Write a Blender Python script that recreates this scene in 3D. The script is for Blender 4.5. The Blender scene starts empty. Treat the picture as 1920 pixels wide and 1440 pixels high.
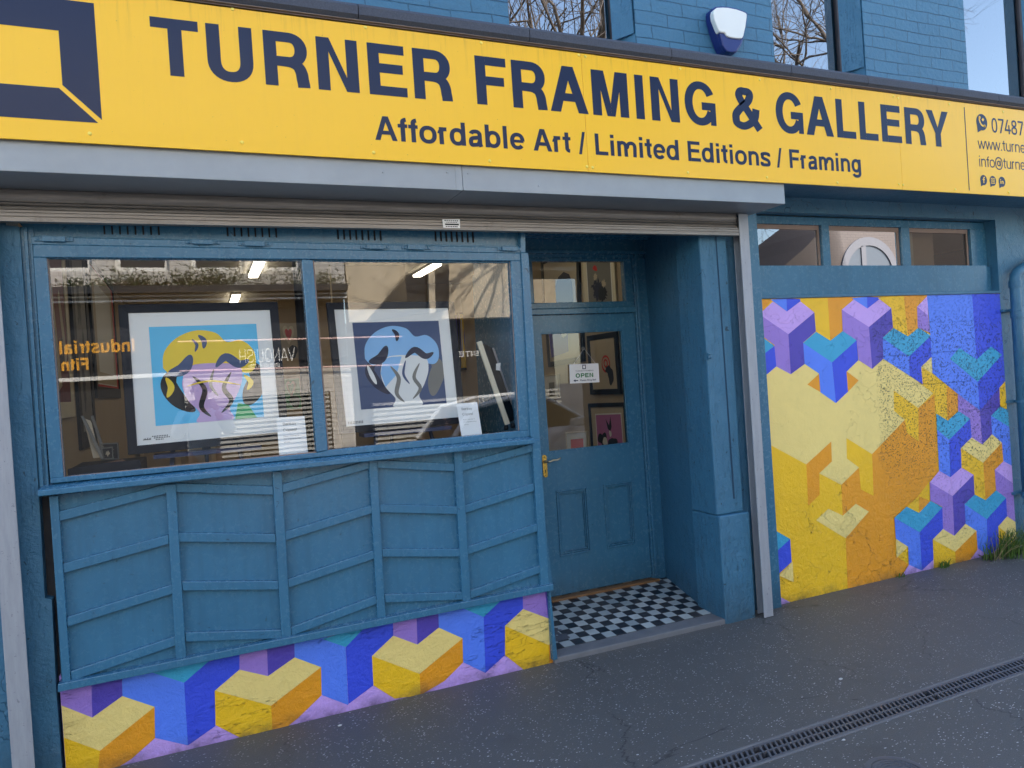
import bpy, bmesh, math, random
from mathutils import Vector, Matrix
R = math.radians
sc = bpy.context.scene
# ------------------------------------------------------------------ camera
F = 1370.0
CX, CY = 960.0, 720.0
_vh = Vector((3190.0, -224.0, F)).normalized()
_c = -(3190.0*0.067-224.0)/F
_vv = Vector((0.067, 1.0, _c)).normalized()
_vn = _vh.cross(_vv)
if _vn.z < 0: _vn = -_vn
CAMZ = 1.58
right = Vector((_vh.x, _vn.x, -_vv.x)); down = Vector((_vh.y, _vn.y, -_vv.y)); fwd = Vector((_vh.z, _vn.z, -_vv.z))
cam = bpy.data.cameras.new('camera'); camo = bpy.data.objects.new('camera', cam); sc.collection.objects.link(camo)
M3 = Matrix((right, -down, -fwd)).transposed()
camo.matrix_world = Matrix.Translation((0, 0, CAMZ)) @ M3.to_4x4()
cam.sensor_width = 36; cam.lens = 36*F/1920; cam.clip_start = 0.02; cam.clip_end = 500
sc.camera = camo
# ------------------------------------------------------------------ world, sun, exposure
SUN_EL, SUN_AZ = 42, 22            # azimuth measured from +Y towards +X
w = bpy.data.worlds.new('World'); sc.world = w; w.use_nodes = True
nt = w.node_tree; bg = nt.nodes['Background']
sky = nt.nodes.new('ShaderNodeTexSky'); sky.sky_type = 'NISHITA'; sky.sun_disc = False
sky.sun_elevation = R(SUN_EL); sky.sun_rotation = R(SUN_AZ); sky.air_density = 1.0; sky.dust_density = 1.0; sky.ozone_density = 0.6
nt.links.new(sky.outputs[0], bg.inputs[0]); bg.inputs[1].default_value = 0.13
sun = bpy.data.lights.new('sun', 'SUN'); sun.energy = 3.4; sun.angle = R(0.5); sun.color = (1.0, 0.93, 0.82)
suno = bpy.data.objects.new('sun', sun); sc.collection.objects.link(suno)
sd = Vector((math.sin(R(SUN_AZ))*math.cos(R(SUN_EL)), math.cos(R(SUN_AZ))*math.cos(R(SUN_EL)), math.sin(R(SUN_EL))))
suno.rotation_euler = sd.to_track_quat('Z', 'Y').to_euler()
sc.view_settings.view_transform = 'Standard'; sc.view_settings.look = 'None'
sc.view_settings.exposure = 2.3; sc.view_settings.gamma = 1.0; sc.view_settings.use_curve_mapping = False
sc.cycles.max_bounces = 8; sc.cycles.transparent_max_bounces = 16
sc.cycles.use_denoising = True
sc.cycles.sample_clamp_indirect = 6.0
# ------------------------------------------------------------------ geometry helpers
def ray(x, y):
    return (right*(x-CX) + down*(y-CY) + fwd*F)
def P(x, y, Y):
    r = ray(x, y); r = r*(Y/r.y); return Vector((r.x, Y, CAMZ+r.z))
def PX(x, y, X):
    r = ray(x, y); r = r*(X/r.x); return Vector((X, r.y, CAMZ+r.z))
def PZ(x, y, Z):
    r = ray(x, y); r = r*((Z-CAMZ)/r.z); return Vector((r.x, r.y, Z))
GY = 3.66
def RP(x, y, M):                    # the real place of something seen mirrored in the shop window, M = its mirrored depth
    p = P(x, y, M); p.y = 2*GY-M; return p
def tag(o, label=None, cat=None, group=None, kind=None):
    if label: o['label'] = label
    if cat: o['category'] = cat
    if group: o['group'] = group
    if kind: o['kind'] = kind
    return o
def thing(name, label, cat, loc=(0, 0, 0), group=None):
    o = bpy.data.objects.new(name, None); sc.collection.objects.link(o); o.location = loc; o.empty_display_size = 0.1
    return tag(o, label, cat, group)
class MB:
    def __init__(s): s.v = []; s.f = []; s.m = []
    def add(s, vs, fs, m=0):
        b = len(s.v); s.v += [tuple(v) for v in vs]; s.f += [tuple(i+b for i in f) for f in fs]; s.m += [m]*len(fs); return s
    def prism(s, pts, d, m=0):      # pts: world outline, d: extrusion vector
        n = len(pts); pts = [Vector(p) for p in pts]; d = Vector(d)
        vs = pts+[p+d for p in pts]
        fs = [tuple(range(n)), tuple(range(2*n-1, n-1, -1))]+[(i, (i+1) % n, (i+1) % n+n, i+n) for i in range(n)]
        return s.add(vs, fs, m)
    def pp(s, px, Y0, Y1, m=0):     # outline given where it is seen, standing at depth Y0, going back to Y1
        return s.prism([P(x, y, Y0) for x, y in px], (0, Y1-Y0, 0), m)
    def box(s, x0, x1, y0, y1, z0, z1, m=0):
        vs = [(x0, y0, z0), (x1, y0, z0), (x1, y1, z0), (x0, y1, z0), (x0, y0, z1), (x1, y0, z1), (x1, y1, z1), (x0, y1, z1)]
        return s.add(vs, [(0, 1, 2, 3), (7, 6, 5, 4), (0, 4, 5, 1), (1, 5, 6, 2), (2, 6, 7, 3), (3, 7, 4, 0)], m)
    def tube(s, pts, r, n=10, m=0, cap=True):
        pts = [Vector(p) for p in pts]; k = len(pts)
        if not isinstance(r, (list, tuple)): r = [r]*k
        b = len(s.v); up = None
        for i, p in enumerate(pts):
            t = (pts[min(i+1, k-1)]-pts[max(i-1, 0)]).normalized()
            if up is None:
                up = t.orthogonal().normalized()
            up = (up-t*up.dot(t)); up = up.normalized() if up.length > 1e-6 else t.orthogonal().normalized()
            q = t.cross(up)
            for j in range(n):
                a = 2*math.pi*j/n; s.v.append(tuple(p+(up*math.cos(a)+q*math.sin(a))*r[i]))
        for i in range(k-1):
            for j in range(n):
                s.f.append((b+i*n+j, b+i*n+(j+1) % n, b+(i+1)*n+(j+1) % n, b+(i+1)*n+j)); s.m.append(m)
        if cap:
            s.f.append(tuple(b+j for j in range(n-1, -1, -1))); s.m.append(m)
            s.f.append(tuple(b+(k-1)*n+j for j in range(n))); s.m.append(m)
        return s
    def lathe(s, c, prof, n=24, m=0, axis='z'):   # prof: (r, h)
        b = len(s.v); c = Vector(c)
        for r, h in prof:
            for j in range(n):
                a = 2*math.pi*j/n; x, y = r*math.cos(a), r*math.sin(a)
                s.v.append(tuple(c+(Vector((x, y, h)) if axis == 'z' else Vector((x, h, y)))))
        for i in range(len(prof)-1):
            for j in range(n):
                s.f.append((b+i*n+j, b+i*n+(j+1) % n, b+(i+1)*n+(j+1) % n, b+(i+1)*n+j)); s.m.append(m)
        s.f.append(tuple(b+j for j in range(n))); s.m.append(m)
        s.f.append(tuple(b+(len(prof)-1)*n+j for j in range(n))); s.m.append(m)
        return s
    def build(s, name, mats, parent=None, smooth=False, bevel=0, recalc=True):
        me = bpy.data.meshes.new(name); me.from_pydata(s.v, [], s.f)
        if not isinstance(mats, (list, tuple)): mats = [mats]
        for m in mats: me.materials.append(m)
        me.polygons.foreach_set('material_index', s.m)
        if smooth: me.polygons.foreach_set('use_smooth', [True]*len(s.f))
        if recalc:
            bm = bmesh.new(); bm.from_mesh(me); bmesh.ops.recalc_face_normals(bm, faces=bm.faces); bm.to_mesh(me); bm.free()
        me.update()
        o = bpy.data.objects.new(name, me); sc.collection.objects.link(o)
        if bevel:
            b = o.modifiers.new('bevel', 'BEVEL'); b.width = bevel; b.segments = 2; b.limit_method = 'ANGLE'; b.angle_limit = R(40)
        if smooth == 2:
            pass
        if parent:
            o.parent = parent
            t = Vector((0, 0, 0)); q = parent
            while q: t += q.location; q = q.parent
            o.location = -t
        return o
# ------------------------------------------------------------------ materials
def srgb(r, g, b):
    return tuple(((c/255)/12.92 if c/255 <= 0.04045 else ((c/255+0.055)/1.055)**2.4) for c in (r, g, b))+(1,)
class N:
    def __init__(s, name):
        s.m = bpy.data.materials.new(name); s.m.use_nodes = True; s.t = s.m.node_tree; s.b = s.t.nodes['Principled BSDF']
    def n(s, typ, **k):
        x = s.t.nodes.new('ShaderNode'+typ)
        for a, v in k.items():
            if a in ('i',):
                for q, z in v.items():
                    if hasattr(z, 'is_output') or isinstance(z, bpy.types.NodeSocket): s.t.links.new(z, x.inputs[q])
                    else: x.inputs[q].default_value = z
            else: setattr(x, a, v)
        return x
    def l(s, a, b): s.t.links.new(a, b)
    def coord(s): return s.n('TexCoord').outputs['Object']
    def noise(s, scale, detail=4, rough=0.55, vec=None, dist=0):
        return s.n('TexNoise', i={'Scale': scale, 'Detail': detail, 'Roughness': rough, 'Distortion': dist, 'Vector': vec or s.coord()}).outputs['Fac']
    def ramp(s, fac, stops):
        r = s.n('ValToRGB'); s.l(fac, r.inputs[0]); e = r.color_ramp.elements
        while len(e) < len(stops): e.new(0.5)
        for q, (p, c) in zip(e, stops): q.position = p; q.color = c if len(c) == 4 else (*c, 1)
        return r.outputs[0]
    def mix(s, fac, a, b, mode='MIX'):
        x = s.n('Mix', data_type='RGBA', blend_type=mode)
        for k, v in ((0, fac), (6, a), (7, b)):
            if isinstance(v, bpy.types.NodeSocket): s.l(v, x.inputs[k])
            else: x.inputs[k].default_value = v
        return x.outputs[2]
    def math(s, op, a, b=0.0, c=0.0):
        x = s.n('Math', operation=op)
        for k, v in enumerate((a, b, c)):
            if isinstance(v, bpy.types.NodeSocket): s.l(v, x.inputs[k])
            else: x.inputs[k].default_value = v
        return x.outputs[0]
    def bump(s, h, strength, dist=0.01, prev=None):
        b = s.n('Bump', i={'Strength': strength, 'Distance': dist, 'Height': h})
        if prev is not None: s.l(prev, b.inputs['Normal'])
        return b.outputs[0]
def g(v): return (v, v, v, 1)
def scl(c, k): return (min(1, c[0]*k), min(1, c[1]*k), min(1, c[2]*k), 1)
def plain(name, c, rough=0.5, metal=0.0, var=0.12, vs=6.0, bump=0.0, bs=60.0, bd=0.002, coat=0.0, spec=0.5, grain=None):
    a = N(name); b = a.b
    f = a.noise(vs, 5, 0.6)
    col = a.mix(f, scl(c, 1-var), scl(c, 1+var))
    a.l(col, b.inputs['Base Color'])
    r = a.math('MULTIPLY_ADD', a.noise(vs*3, 3), 0.25*rough+0.02, rough*0.88); a.l(r, b.inputs['Roughness'])
    b.inputs['Metallic'].default_value = metal; b.inputs['Coat Weight'].default_value = coat; b.inputs['Specular IOR Level'].default_value = spec
    if bump:
        if grain:
            mp = a.n('Mapping', i={'Vector': a.coord(), 'Scale': grain}); v = mp.outputs[0]
        else: v = None
        a.l(a.bump(a.noise(bs, 5, 0.65, vec=v), bump, bd), b.inputs['Normal'])
    return a.m
def emit(name, c, s):
    a = N(name); a.b.inputs['Emission Color'].default_value = c; a.b.inputs['Emission Strength'].default_value = s
    a.b.inputs['Base Color'].default_value = g(0.8); return a.m
def glassmat(name, refl=0.09, tint=(0.93, 0.96, 0.95, 1), gain=1.0, wob=0.0):
    a = N(name); t = a.t
    out = t.nodes['Material Output']; t.nodes.remove(a.b)
    tr = a.n('BsdfTransparent'); tr.inputs[0].default_value = tint
    gl = a.n('BsdfGlossy'); gl.inputs['Roughness'].default_value = 0.0; gl.inputs[0].default_value = g(1)
    fr = a.n('LayerWeight'); fr.inputs['Blend'].default_value = 0.25
    f = a.math('MULTIPLY_ADD', fr.outputs['Fresnel'], gain, refl)
    f = a.math('MINIMUM', f, 1.0)
    if wob:
        bp = a.bump(a.noise(2.5, 2), wob, 0.01); a.l(bp, gl.inputs['Normal'])
    mx = a.n('MixShader'); a.l(f, mx.inputs[0]); a.l(tr.outputs[0], mx.inputs[1]); a.l(gl.outputs[0], mx.inputs[2])
    a.l(mx.outputs[0], out.inputs[0]); return a.m

BLUE = srgb(61, 113, 142)
def bluewood():
    a = N('blue_gloss_paint_on_wood'); b = a.b
    f = a.noise(3.0, 4); f2 = a.noise(40, 4, 0.7)
    col = a.mix(f, scl(BLUE, 0.86), scl(BLUE, 1.12))
    sc_ = a.ramp(f2, [(0.30, g(0)), (0.36, g(0))]) if False else None
    dirt = a.ramp(a.noise(9, 8, 0.75), [(0.62, g(0)), (0.78, g(1))])
    col = a.mix(a.math('MULTIPLY', dirt, 0.12), col, srgb(84, 108, 118))
    chip = a.ramp(a.noise(34, 3, 0.6, dist=0.6), [(0.70, g(0)), (0.72, g(1))]); col = a.mix(a.math('MULTIPLY', chip, 0.6), col, srgb(22, 40, 52))
    run = a.ramp(a.noise(12, 4, 0.6, vec=a.n('Mapping', i={'Vector': a.coord(), 'Scale': (4, 4, 0.25)}).outputs[0]), [(0.48, g(0)), (0.70, g(1))]); col = a.mix(a.math('MULTIPLY', run, 0.28), col, scl(BLUE, 0.55))
    zz = a.n('SeparateXYZ'); a.l(a.coord(), zz.inputs[0]); lowd = a.math('MULTIPLY', a.ramp(zz.outputs[2], [(0.0, g(1)), (0.30, g(0))]), a.noise(14, 6, 0.7)); col = a.mix(a.math('MULTIPLY', lowd, 0.9), col, srgb(52, 60, 64))
    a.l(col, b.inputs['Base Color'])
    a.l(a.math('MULTIPLY_ADD', f2, 0.20, 0.16), b.inputs['Roughness'])
    mp = a.n('Mapping', i={'Vector': a.coord(), 'Scale': (1, 1, 0.12)})
    mp2 = a.n('Mapping', i={'Vector': a.coord(), 'Scale': (0.15, 1, 1)})
    h = a.math('ADD', a.noise(90, 3, vec=mp2.outputs[0]), a.noise(30, 6, 0.7))
    a.l(a.bump(h, 0.11, 0.0035), b.inputs['Normal']); return a.m
def bluemasonry():
    a = N('blue_paint_on_rough_masonry'); b = a.b
    f = a.noise(2.2, 5)
    col = a.mix(f, scl(BLUE, 0.85), scl(BLUE, 1.12))
    cr = a.n('TexVoronoi', feature='DISTANCE_TO_EDGE', i={'Scale': 2.6, 'Vector': a.n('Mapping', i={'Vector': a.n('VectorMath', operation='ADD', i={0: a.coord(), 1: a.n('TexNoise', i={'Scale': 5.0, 'Detail': 6.0}).outputs['Color']}).outputs[0], 'Scale': (2.2, 2.2, 0.35)}).outputs[0]}).outputs[0]
    crack = a.ramp(cr, [(0.0, g(1)), (0.012, g(0))])
    col = a.mix(a.math('MULTIPLY', crack, 0.55), col, srgb(28, 52, 70))
    d2 = a.ramp(a.noise(11, 8, 0.75), [(0.58, g(0)), (0.75, g(1))]); col = a.mix(a.math('MULTIPLY', d2, 0.16), col, srgb(44, 70, 86))
    chip = a.ramp(a.noise(26, 3, 0.6, dist=0.6), [(0.69, g(0)), (0.705, g(1))]); col = a.mix(a.math('MULTIPLY', chip, 0.7), col, srgb(20, 34, 44))
    zz = a.n('SeparateXYZ'); a.l(a.coord(), zz.inputs[0]); lowd = a.math('MULTIPLY', a.ramp(zz.outputs[2], [(0.0, g(1)), (0.28, g(0))]), a.noise(14, 6, 0.7)); col = a.mix(a.math('MULTIPLY', lowd, 0.9), col, srgb(50, 56, 58))
    a.l(col, b.inputs['Base Color']); b.inputs['Roughness'].default_value = 0.42
    h = a.math('ADD', a.noise(14, 8, 0.7), a.math('MULTIPLY', a.noise(70, 4), 0.4))
    h = a.math('ADD', h, a.math('MULTIPLY', a.ramp(a.noise(4.5, 8, 0.72, dist=0.5), [(0.46, g(0)), (0.54, g(1))]), 0.22)); h = a.math('SUBTRACT', h, a.math('MULTIPLY', crack, 0.6))
    a.l(a.bump(h, 0.7, 0.010), b.inputs['Normal']); return a.m
def bluebrick():
    a = N('blue_paint_on_brick'); b = a.b
    sp = a.n('SeparateXYZ'); a.l(a.coord(), sp.inputs[0])
    cb = a.n('CombineXYZ', i={0: a.math('ADD', sp.outputs[0], a.math('MULTIPLY', a.noise(5, 3), 0.05)), 1: a.math('ADD', sp.outputs[2], a.math('MULTIPLY', a.noise(2.3, 4), 0.035))})
    br = a.n('TexBrick', i={'Vector': cb.outputs[0], 'Scale': 1.0, 'Brick Width': 0.235, 'Row Height': 0.082, 'Mortar Size': 0.0035, 'Mortar Smooth': 0.4, 'Color1': g(1), 'Color2': g(0.75), 'Mortar': g(0)})
    n1 = a.noise(4, 6, 0.7)
    vis = a.ramp(n1, [(0.42, g(0.05)), (0.6, g(1))])
    col = a.mix(a.noise(2, 5), scl(BLUE, 0.9), scl(BLUE, 1.15))
    col = a.mix(0.22, col, a.mix(1.0, col, br.outputs[0], 'MULTIPLY'))
    mort = a.math('MULTIPLY', br.outputs['Fac'], vis)
    col = a.mix(a.math('MULTIPLY', mort, 0.45), col, srgb(30, 62, 88))
    a.l(col, b.inputs['Base Color']); b.inputs['Roughness'].default_value = 0.5
    h = a.math('SUBTRACT', a.math('MULTIPLY', a.noise(28, 7, 0.65), 0.8), mort)
    h = a.math('ADD', h, a.math('MULTIPLY', a.n('RGBToBW', i={0: br.outputs[0]}).outputs[0], 0.5))
    a.l(a.bump(h, 0.9, 0.014), b.inputs['Normal']); return a.m
BW = bluewood(); BM = bluemasonry(); BB = bluebrick()
def mural(name, c, rough=0.0):
    """masonry paint; plaster on the left of the panel, pitted roughcast with block joints towards the right"""
    a = N(name); b = a.b
    sp = a.n('SeparateXYZ'); a.l(a.coord(), sp.inputs[0]); X = sp.outputs[0]; Z = sp.outputs[2]
    wob = a.noise(3, 3)
    xx = a.math('ADD', X, a.math('MULTIPLY', wob, 0.35))
    m = a.ramp(a.math('MULTIPLY_ADD', xx, 0.5, -1.6), [(0.665, g(0)), (0.70, g(1))])       # roughcast from about X=4.4 on
    low = a.ramp(Z, [(0.62, g(0)), (0.85, g(1))]); hi = a.ramp(a.math('MULTIPLY', Z, 0.5), [(0.86, g(1)), (0.93, g(0.25))])
    m = a.math('MULTIPLY', m, a.math('MULTIPLY_ADD', low, 0.75, 0.25)); m = a.math('MULTIPLY', m, hi)
    pit = a.ramp(a.noise(95, 3, 0.6), [(0.575, g(0)), (0.62, g(1))])
    pitm = a.math('MULTIPLY', pit, m)
    cb = a.n('CombineXYZ', i={0: X, 1: a.math('ADD', Z, a.math('MULTIPLY', wob, 0.03))})
    br = a.n('TexBrick', i={'Vector': cb.outputs[0], 'Scale': 1.0, 'Brick Width': 0.46, 'Row Height': 0.225, 'Mortar Size': 0.004, 'Mortar Smooth': 0.6, 'Color1': g(1), 'Color2': g(1), 'Mortar': g(0)})
    jn = a.math('MULTIPLY', a.math('MULTIPLY', br.outputs['Fac'], a.ramp(a.noise(5, 4), [(0.45, g(0)), (0.6, g(1))])), a.math('MULTIPLY', m, 0.9))
    cr = a.n('TexVoronoi', feature='DISTANCE_TO_EDGE', i={'Scale': 3.0, 'Vector': a.n('VectorMath', operation='ADD', i={0: a.coord(), 1: a.n('TexNoise', i={'Scale': 9.0, 'Detail': 6.0}).outputs['Color']}).outputs[0]}).outputs[0]
    crk = a.math('MULTIPLY', a.ramp(cr, [(0.0, g(1)), (0.009, g(0))]), a.ramp(a.noise(2.1, 2), [(0.5, g(0)), (0.58, g(1))]))
    crk = a.math('MULTIPLY', crk, a.ramp(Z, [(0.4, g(1)), (0.8, g(0.15))]))
    col = a.mix(a.noise(7, 6, 0.7), scl(c, 0.9), scl(c, 1.08))
    col = a.mix(a.math('MULTIPLY', pitm, 0.72), col, srgb(22, 24, 36))
    col = a.mix(a.math('MULTIPLY', a.math('MAXIMUM', crk, a.math('MULTIPLY', jn, 0.5)), 0.5), col, scl(c, 0.25))
    ft = a.math('MULTIPLY', a.ramp(Z, [(0.0, g(1)), (0.07, g(0))]), a.ramp(a.noise(9, 6, 0.7), [(0.35, g(0)), (0.65, g(1))])); col = a.mix(a.math('MULTIPLY', ft, 0.75), col, srgb(52, 50, 48))
    sc2 = a.ramp(a.noise(5, 8, 0.78, dist=0.5), [(0.60, g(0)), (0.72, g(1))]); col = a.mix(a.math('MULTIPLY', sc2, 0.22), col, scl(c, 0.55))
    a.l(col, b.inputs['Base Color']); b.inputs['Roughness'].default_value = 0.5
    fl = a.noise(22, 8, 0.72, dist=0.4)
    h = a.math('MULTIPLY', fl, a.ramp(Z, [(0.45, g(1.0)), (1.0, g(0.22))]))
    h = a.math('SUBTRACT', h, a.math('MULTIPLY', pitm, 0.9)); h = a.math('SUBTRACT', h, a.math('MULTIPLY', jn, 0.6)); h = a.math('SUBTRACT', h, crk)
    a.l(a.bump(h, 0.95, 0.014), b.inputs['Normal']); return a.m
MU = [mural('mural_pale_yellow', srgb(247, 219, 130)), mural('mural_yellow', srgb(252, 196, 12)), mural('mural_orange', srgb(240, 158, 10)),
      mural('mural_light_blue', srgb(86, 132, 246)), mural('mural_dark_blue', srgb(52, 78, 222)), mural('mural_teal', srgb(52, 166, 208)),
      mural('mural_light_lilac', srgb(206, 166, 240)), mural('mural_lilac', srgb(158, 124, 212)), mural('mural_purple', srgb(82, 66, 178))]
Y1, Y2, Y3, B1, B2, T_, V1, V2, V3 = range(9)
YEL0 = plain('sign_yellow_small', srgb(255, 194, 8), 0.28, var=0.03, vs=1.2, bump=0.03, bs=3, bd=0.01)
def signyel():
    a = N('sign_yellow'); b = a.b; c = srgb(255, 194, 8)
    col = a.mix(a.noise(1.2, 3), scl(c, .96), scl(c, 1.03))
    run = a.ramp(a.noise(9, 5, 0.7, vec=a.n('Mapping', i={'Vector': a.coord(), 'Scale': (6, 6, 0.35)}).outputs[0]), [(0.52, g(0)), (0.78, g(1))])
    zz = a.n('SeparateXYZ'); a.l(a.coord(), zz.inputs[0]); top = a.ramp(a.math('SUBTRACT', zz.outputs[2], 2.5), [(0.52, g(0.12)), (0.735, g(1))])
    col = a.mix(a.math('MULTIPLY', a.math('MULTIPLY', run, top), 0.35), col, srgb(150, 112, 30))
    sp = a.ramp(a.noise(90, 2), [(0.73, g(0)), (0.75, g(1))]); col = a.mix(a.math('MULTIPLY', sp, 0.4), col, srgb(120, 90, 30))
    a.l(col, b.inputs['Base Color']); b.inputs['Roughness'].default_value = 0.3
    a.l(a.bump(a.noise(2.2, 2), 0.10, 0.02), b.inputs['Normal']); return a.m
YEL = signyel()
NAVY = plain('sign_navy_vinyl', srgb(16, 34, 66), 0.3, var=0.05, spec=0.3)
SCREWY = plain('yellow_screw_cap', srgb(255, 222, 96), 0.3)
GALV = plain('weathered_galvanised_steel', srgb(148, 154, 158), 0.45, metal=0.3, var=0.16, vs=5, bump=0.12, bs=25, bd=0.003)
def shutter_steel():
    a = N('dirty_white_steel'); b = a.b
    st = a.n('Mapping', i={'Vector': a.coord(), 'Scale': (1.5, 8, 30)})
    col = a.mix(a.noise(3, 6, 0.7, vec=st.outputs[0]), srgb(96, 90, 84), srgb(172, 166, 160))
    d = a.ramp(a.noise(7, 6, 0.75), [(0.60, g(0)), (0.74, g(1))])
    col = a.mix(a.math('MULTIPLY', d, 0.6), col, srgb(70, 58, 50))
    a.l(col, b.inputs['Base Color']); b.inputs['Roughness'].default_value = 0.42; b.inputs['Metallic'].default_value = 0.25
    a.l(a.bump(a.noise(50, 5), 0.15, 0.002), b.inputs['Normal']); return a.m
SHUT = shutter_steel()
def guide_steel():
    a = N('grey_painted_guide_steel'); b = a.b
    st = a.n('Mapping', i={'Vector': a.coord(), 'Scale': (10, 10, 1.2)})
    col = a.mix(a.noise(4, 7, 0.7, vec=st.outputs[0]), srgb(132, 136, 144), srgb(180, 182, 186))
    d = a.ramp(a.noise(60, 3, 0.6), [(0.66, g(0)), (0.70, g(1))])
    col = a.mix(a.math('MULTIPLY', d, 0.5), col, srgb(90, 90, 96))
    a.l(col, b.inputs['Base Color']); b.inputs['Roughness'].default_value = 0.5; b.inputs['Metallic'].default_value = 0.2
    a.l(a.bump(a.noise(80, 4), 0.15, 0.002), b.inputs['Normal']); return a.m
GUIDE = guide_steel()
BLACK = plain('black_void', srgb(8, 9, 11), 0.8)
LEAD = plain('speckled_grey_felt_coping', srgb(70, 74, 84), 0.75, var=0.5, vs=140, bump=0.5, bs=160, bd=0.004)
OLDWOOD = plain('bare_weathered_wood', srgb(128, 112, 102), 0.7, var=0.3, vs=14, bump=0.3, bs=30, bd=0.004, grain=(0.2, 1, 1))
DARKWOOD = plain('old_dark_timber', srgb(58, 58, 60), 0.8, var=0.4, vs=12, bump=0.4, bs=20, bd=0.006, grain=(1, 1, 0.1))
BRASS = plain('worn_brass', srgb(222, 178, 84), 0.25, metal=0.9, var=0.2, vs=60)
BRASSW = plain('brushed_brass_lever', srgb(190, 178, 150), 0.3, metal=0.8)
GLASS = glassmat('shop_glass', 0.085, tint=(0.97, 0.98, 0.975, 1), gain=1.0, wob=0.004)
DGLASS = glassmat('door_glass', 0.05, tint=(0.93, 0.95, 0.93, 1), gain=1.0, wob=0.004)
UGLASS = glassmat('upper_window_glass', 0.30, tint=(0.35, 0.38, 0.42, 1), gain=1.2, wob=0.05)
WHITE = plain('white_board', srgb(232, 232, 228), 0.6, var=0.02)
PAPER = plain('white_paper', srgb(238, 238, 236), 0.7, var=0.01)
FRAMEBK = plain('satin_black_frame', srgb(10, 14, 20), 0.45, spec=0.25)
FRAMENV = plain('dark_slate_frame', srgb(16, 22, 34), 0.5, spec=0.25)
WALLIN = plain('warm_beige_wall', srgb(176, 158, 130), 0.8, var=0.05, vs=1.5)
FLOORIN = plain('brown_wood_floor', srgb(120, 92, 66), 0.5, var=0.2, vs=5)
CEIL = plain('cream_ceiling', srgb(205, 196, 176), 0.8, var=0.03)
CREAM = plain('cream_wood', srgb(222, 212, 186), 0.5, var=0.06)
def flat(name, rgb, rough=0.5): return plain(name, srgb(*rgb), rough, var=0.06, vs=8)
INK = flat('black_ink', (16, 18, 24)); SKYB = flat('print_sky_blue', (90, 190, 232)); PYEL = flat('print_yellow', (240, 205, 50)); PLIL = flat('print_lilac', (198, 166, 208))
PBLU = flat('print_pale_blue', (140, 190, 235)); PNAV = flat('print_slate_blue', (62, 80, 118)); PTAN = flat('print_tan', (190, 176, 150)); PGRN = flat('print_green', (70, 170, 110))
PRED = flat('print_red', (204, 40, 36)); PDRED = flat('print_dark_red', (110, 16, 36)); PPINK = flat('print_pink', (196, 120, 176)); PPUR = flat('print_violet', (82, 74, 168)); PORG = flat('print_orange_red', (240, 84, 60))
PGREY = flat('print_grey', (120, 118, 112)); PNVD = flat('print_deep_navy', (18, 28, 58)); GREENINK = flat('green_ink', (30, 120, 60))
# ------------------------------------------------------------------ lettering: a small grotesque built from strokes
def arc(cx, cy, rx, ry, a0, a1, n=18, e=2.25):
    o = []
    for i in range(n+1):
        a = R(a0+(a1-a0)*i/n); c, s_ = math.cos(a), math.sin(a)
        o.append((cx+rx*math.copysign(abs(c)**(2/e), c), cy+ry*math.copysign(abs(s_)**(2/e), s_)))
    return o
def cat(ps, n=6):
    o = []
    for i in range(len(ps)-1):
        p0 = ps[max(i-1, 0)]; p1 = ps[i]; p2 = ps[i+1]; p3 = ps[min(i+2, len(ps)-1)]
        for k in range(n):
            t = k/n
            o.append(tuple(0.5*((2*p1[j])+(-p0[j]+p2[j])*t+(2*p0[j]-5*p1[j]+4*p2[j]-p3[j])*t*t+(-p0[j]+3*p1[j]-3*p2[j]+p3[j])*t**3) for j in (0, 1)))
    o.append(ps[-1]); return o
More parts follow.
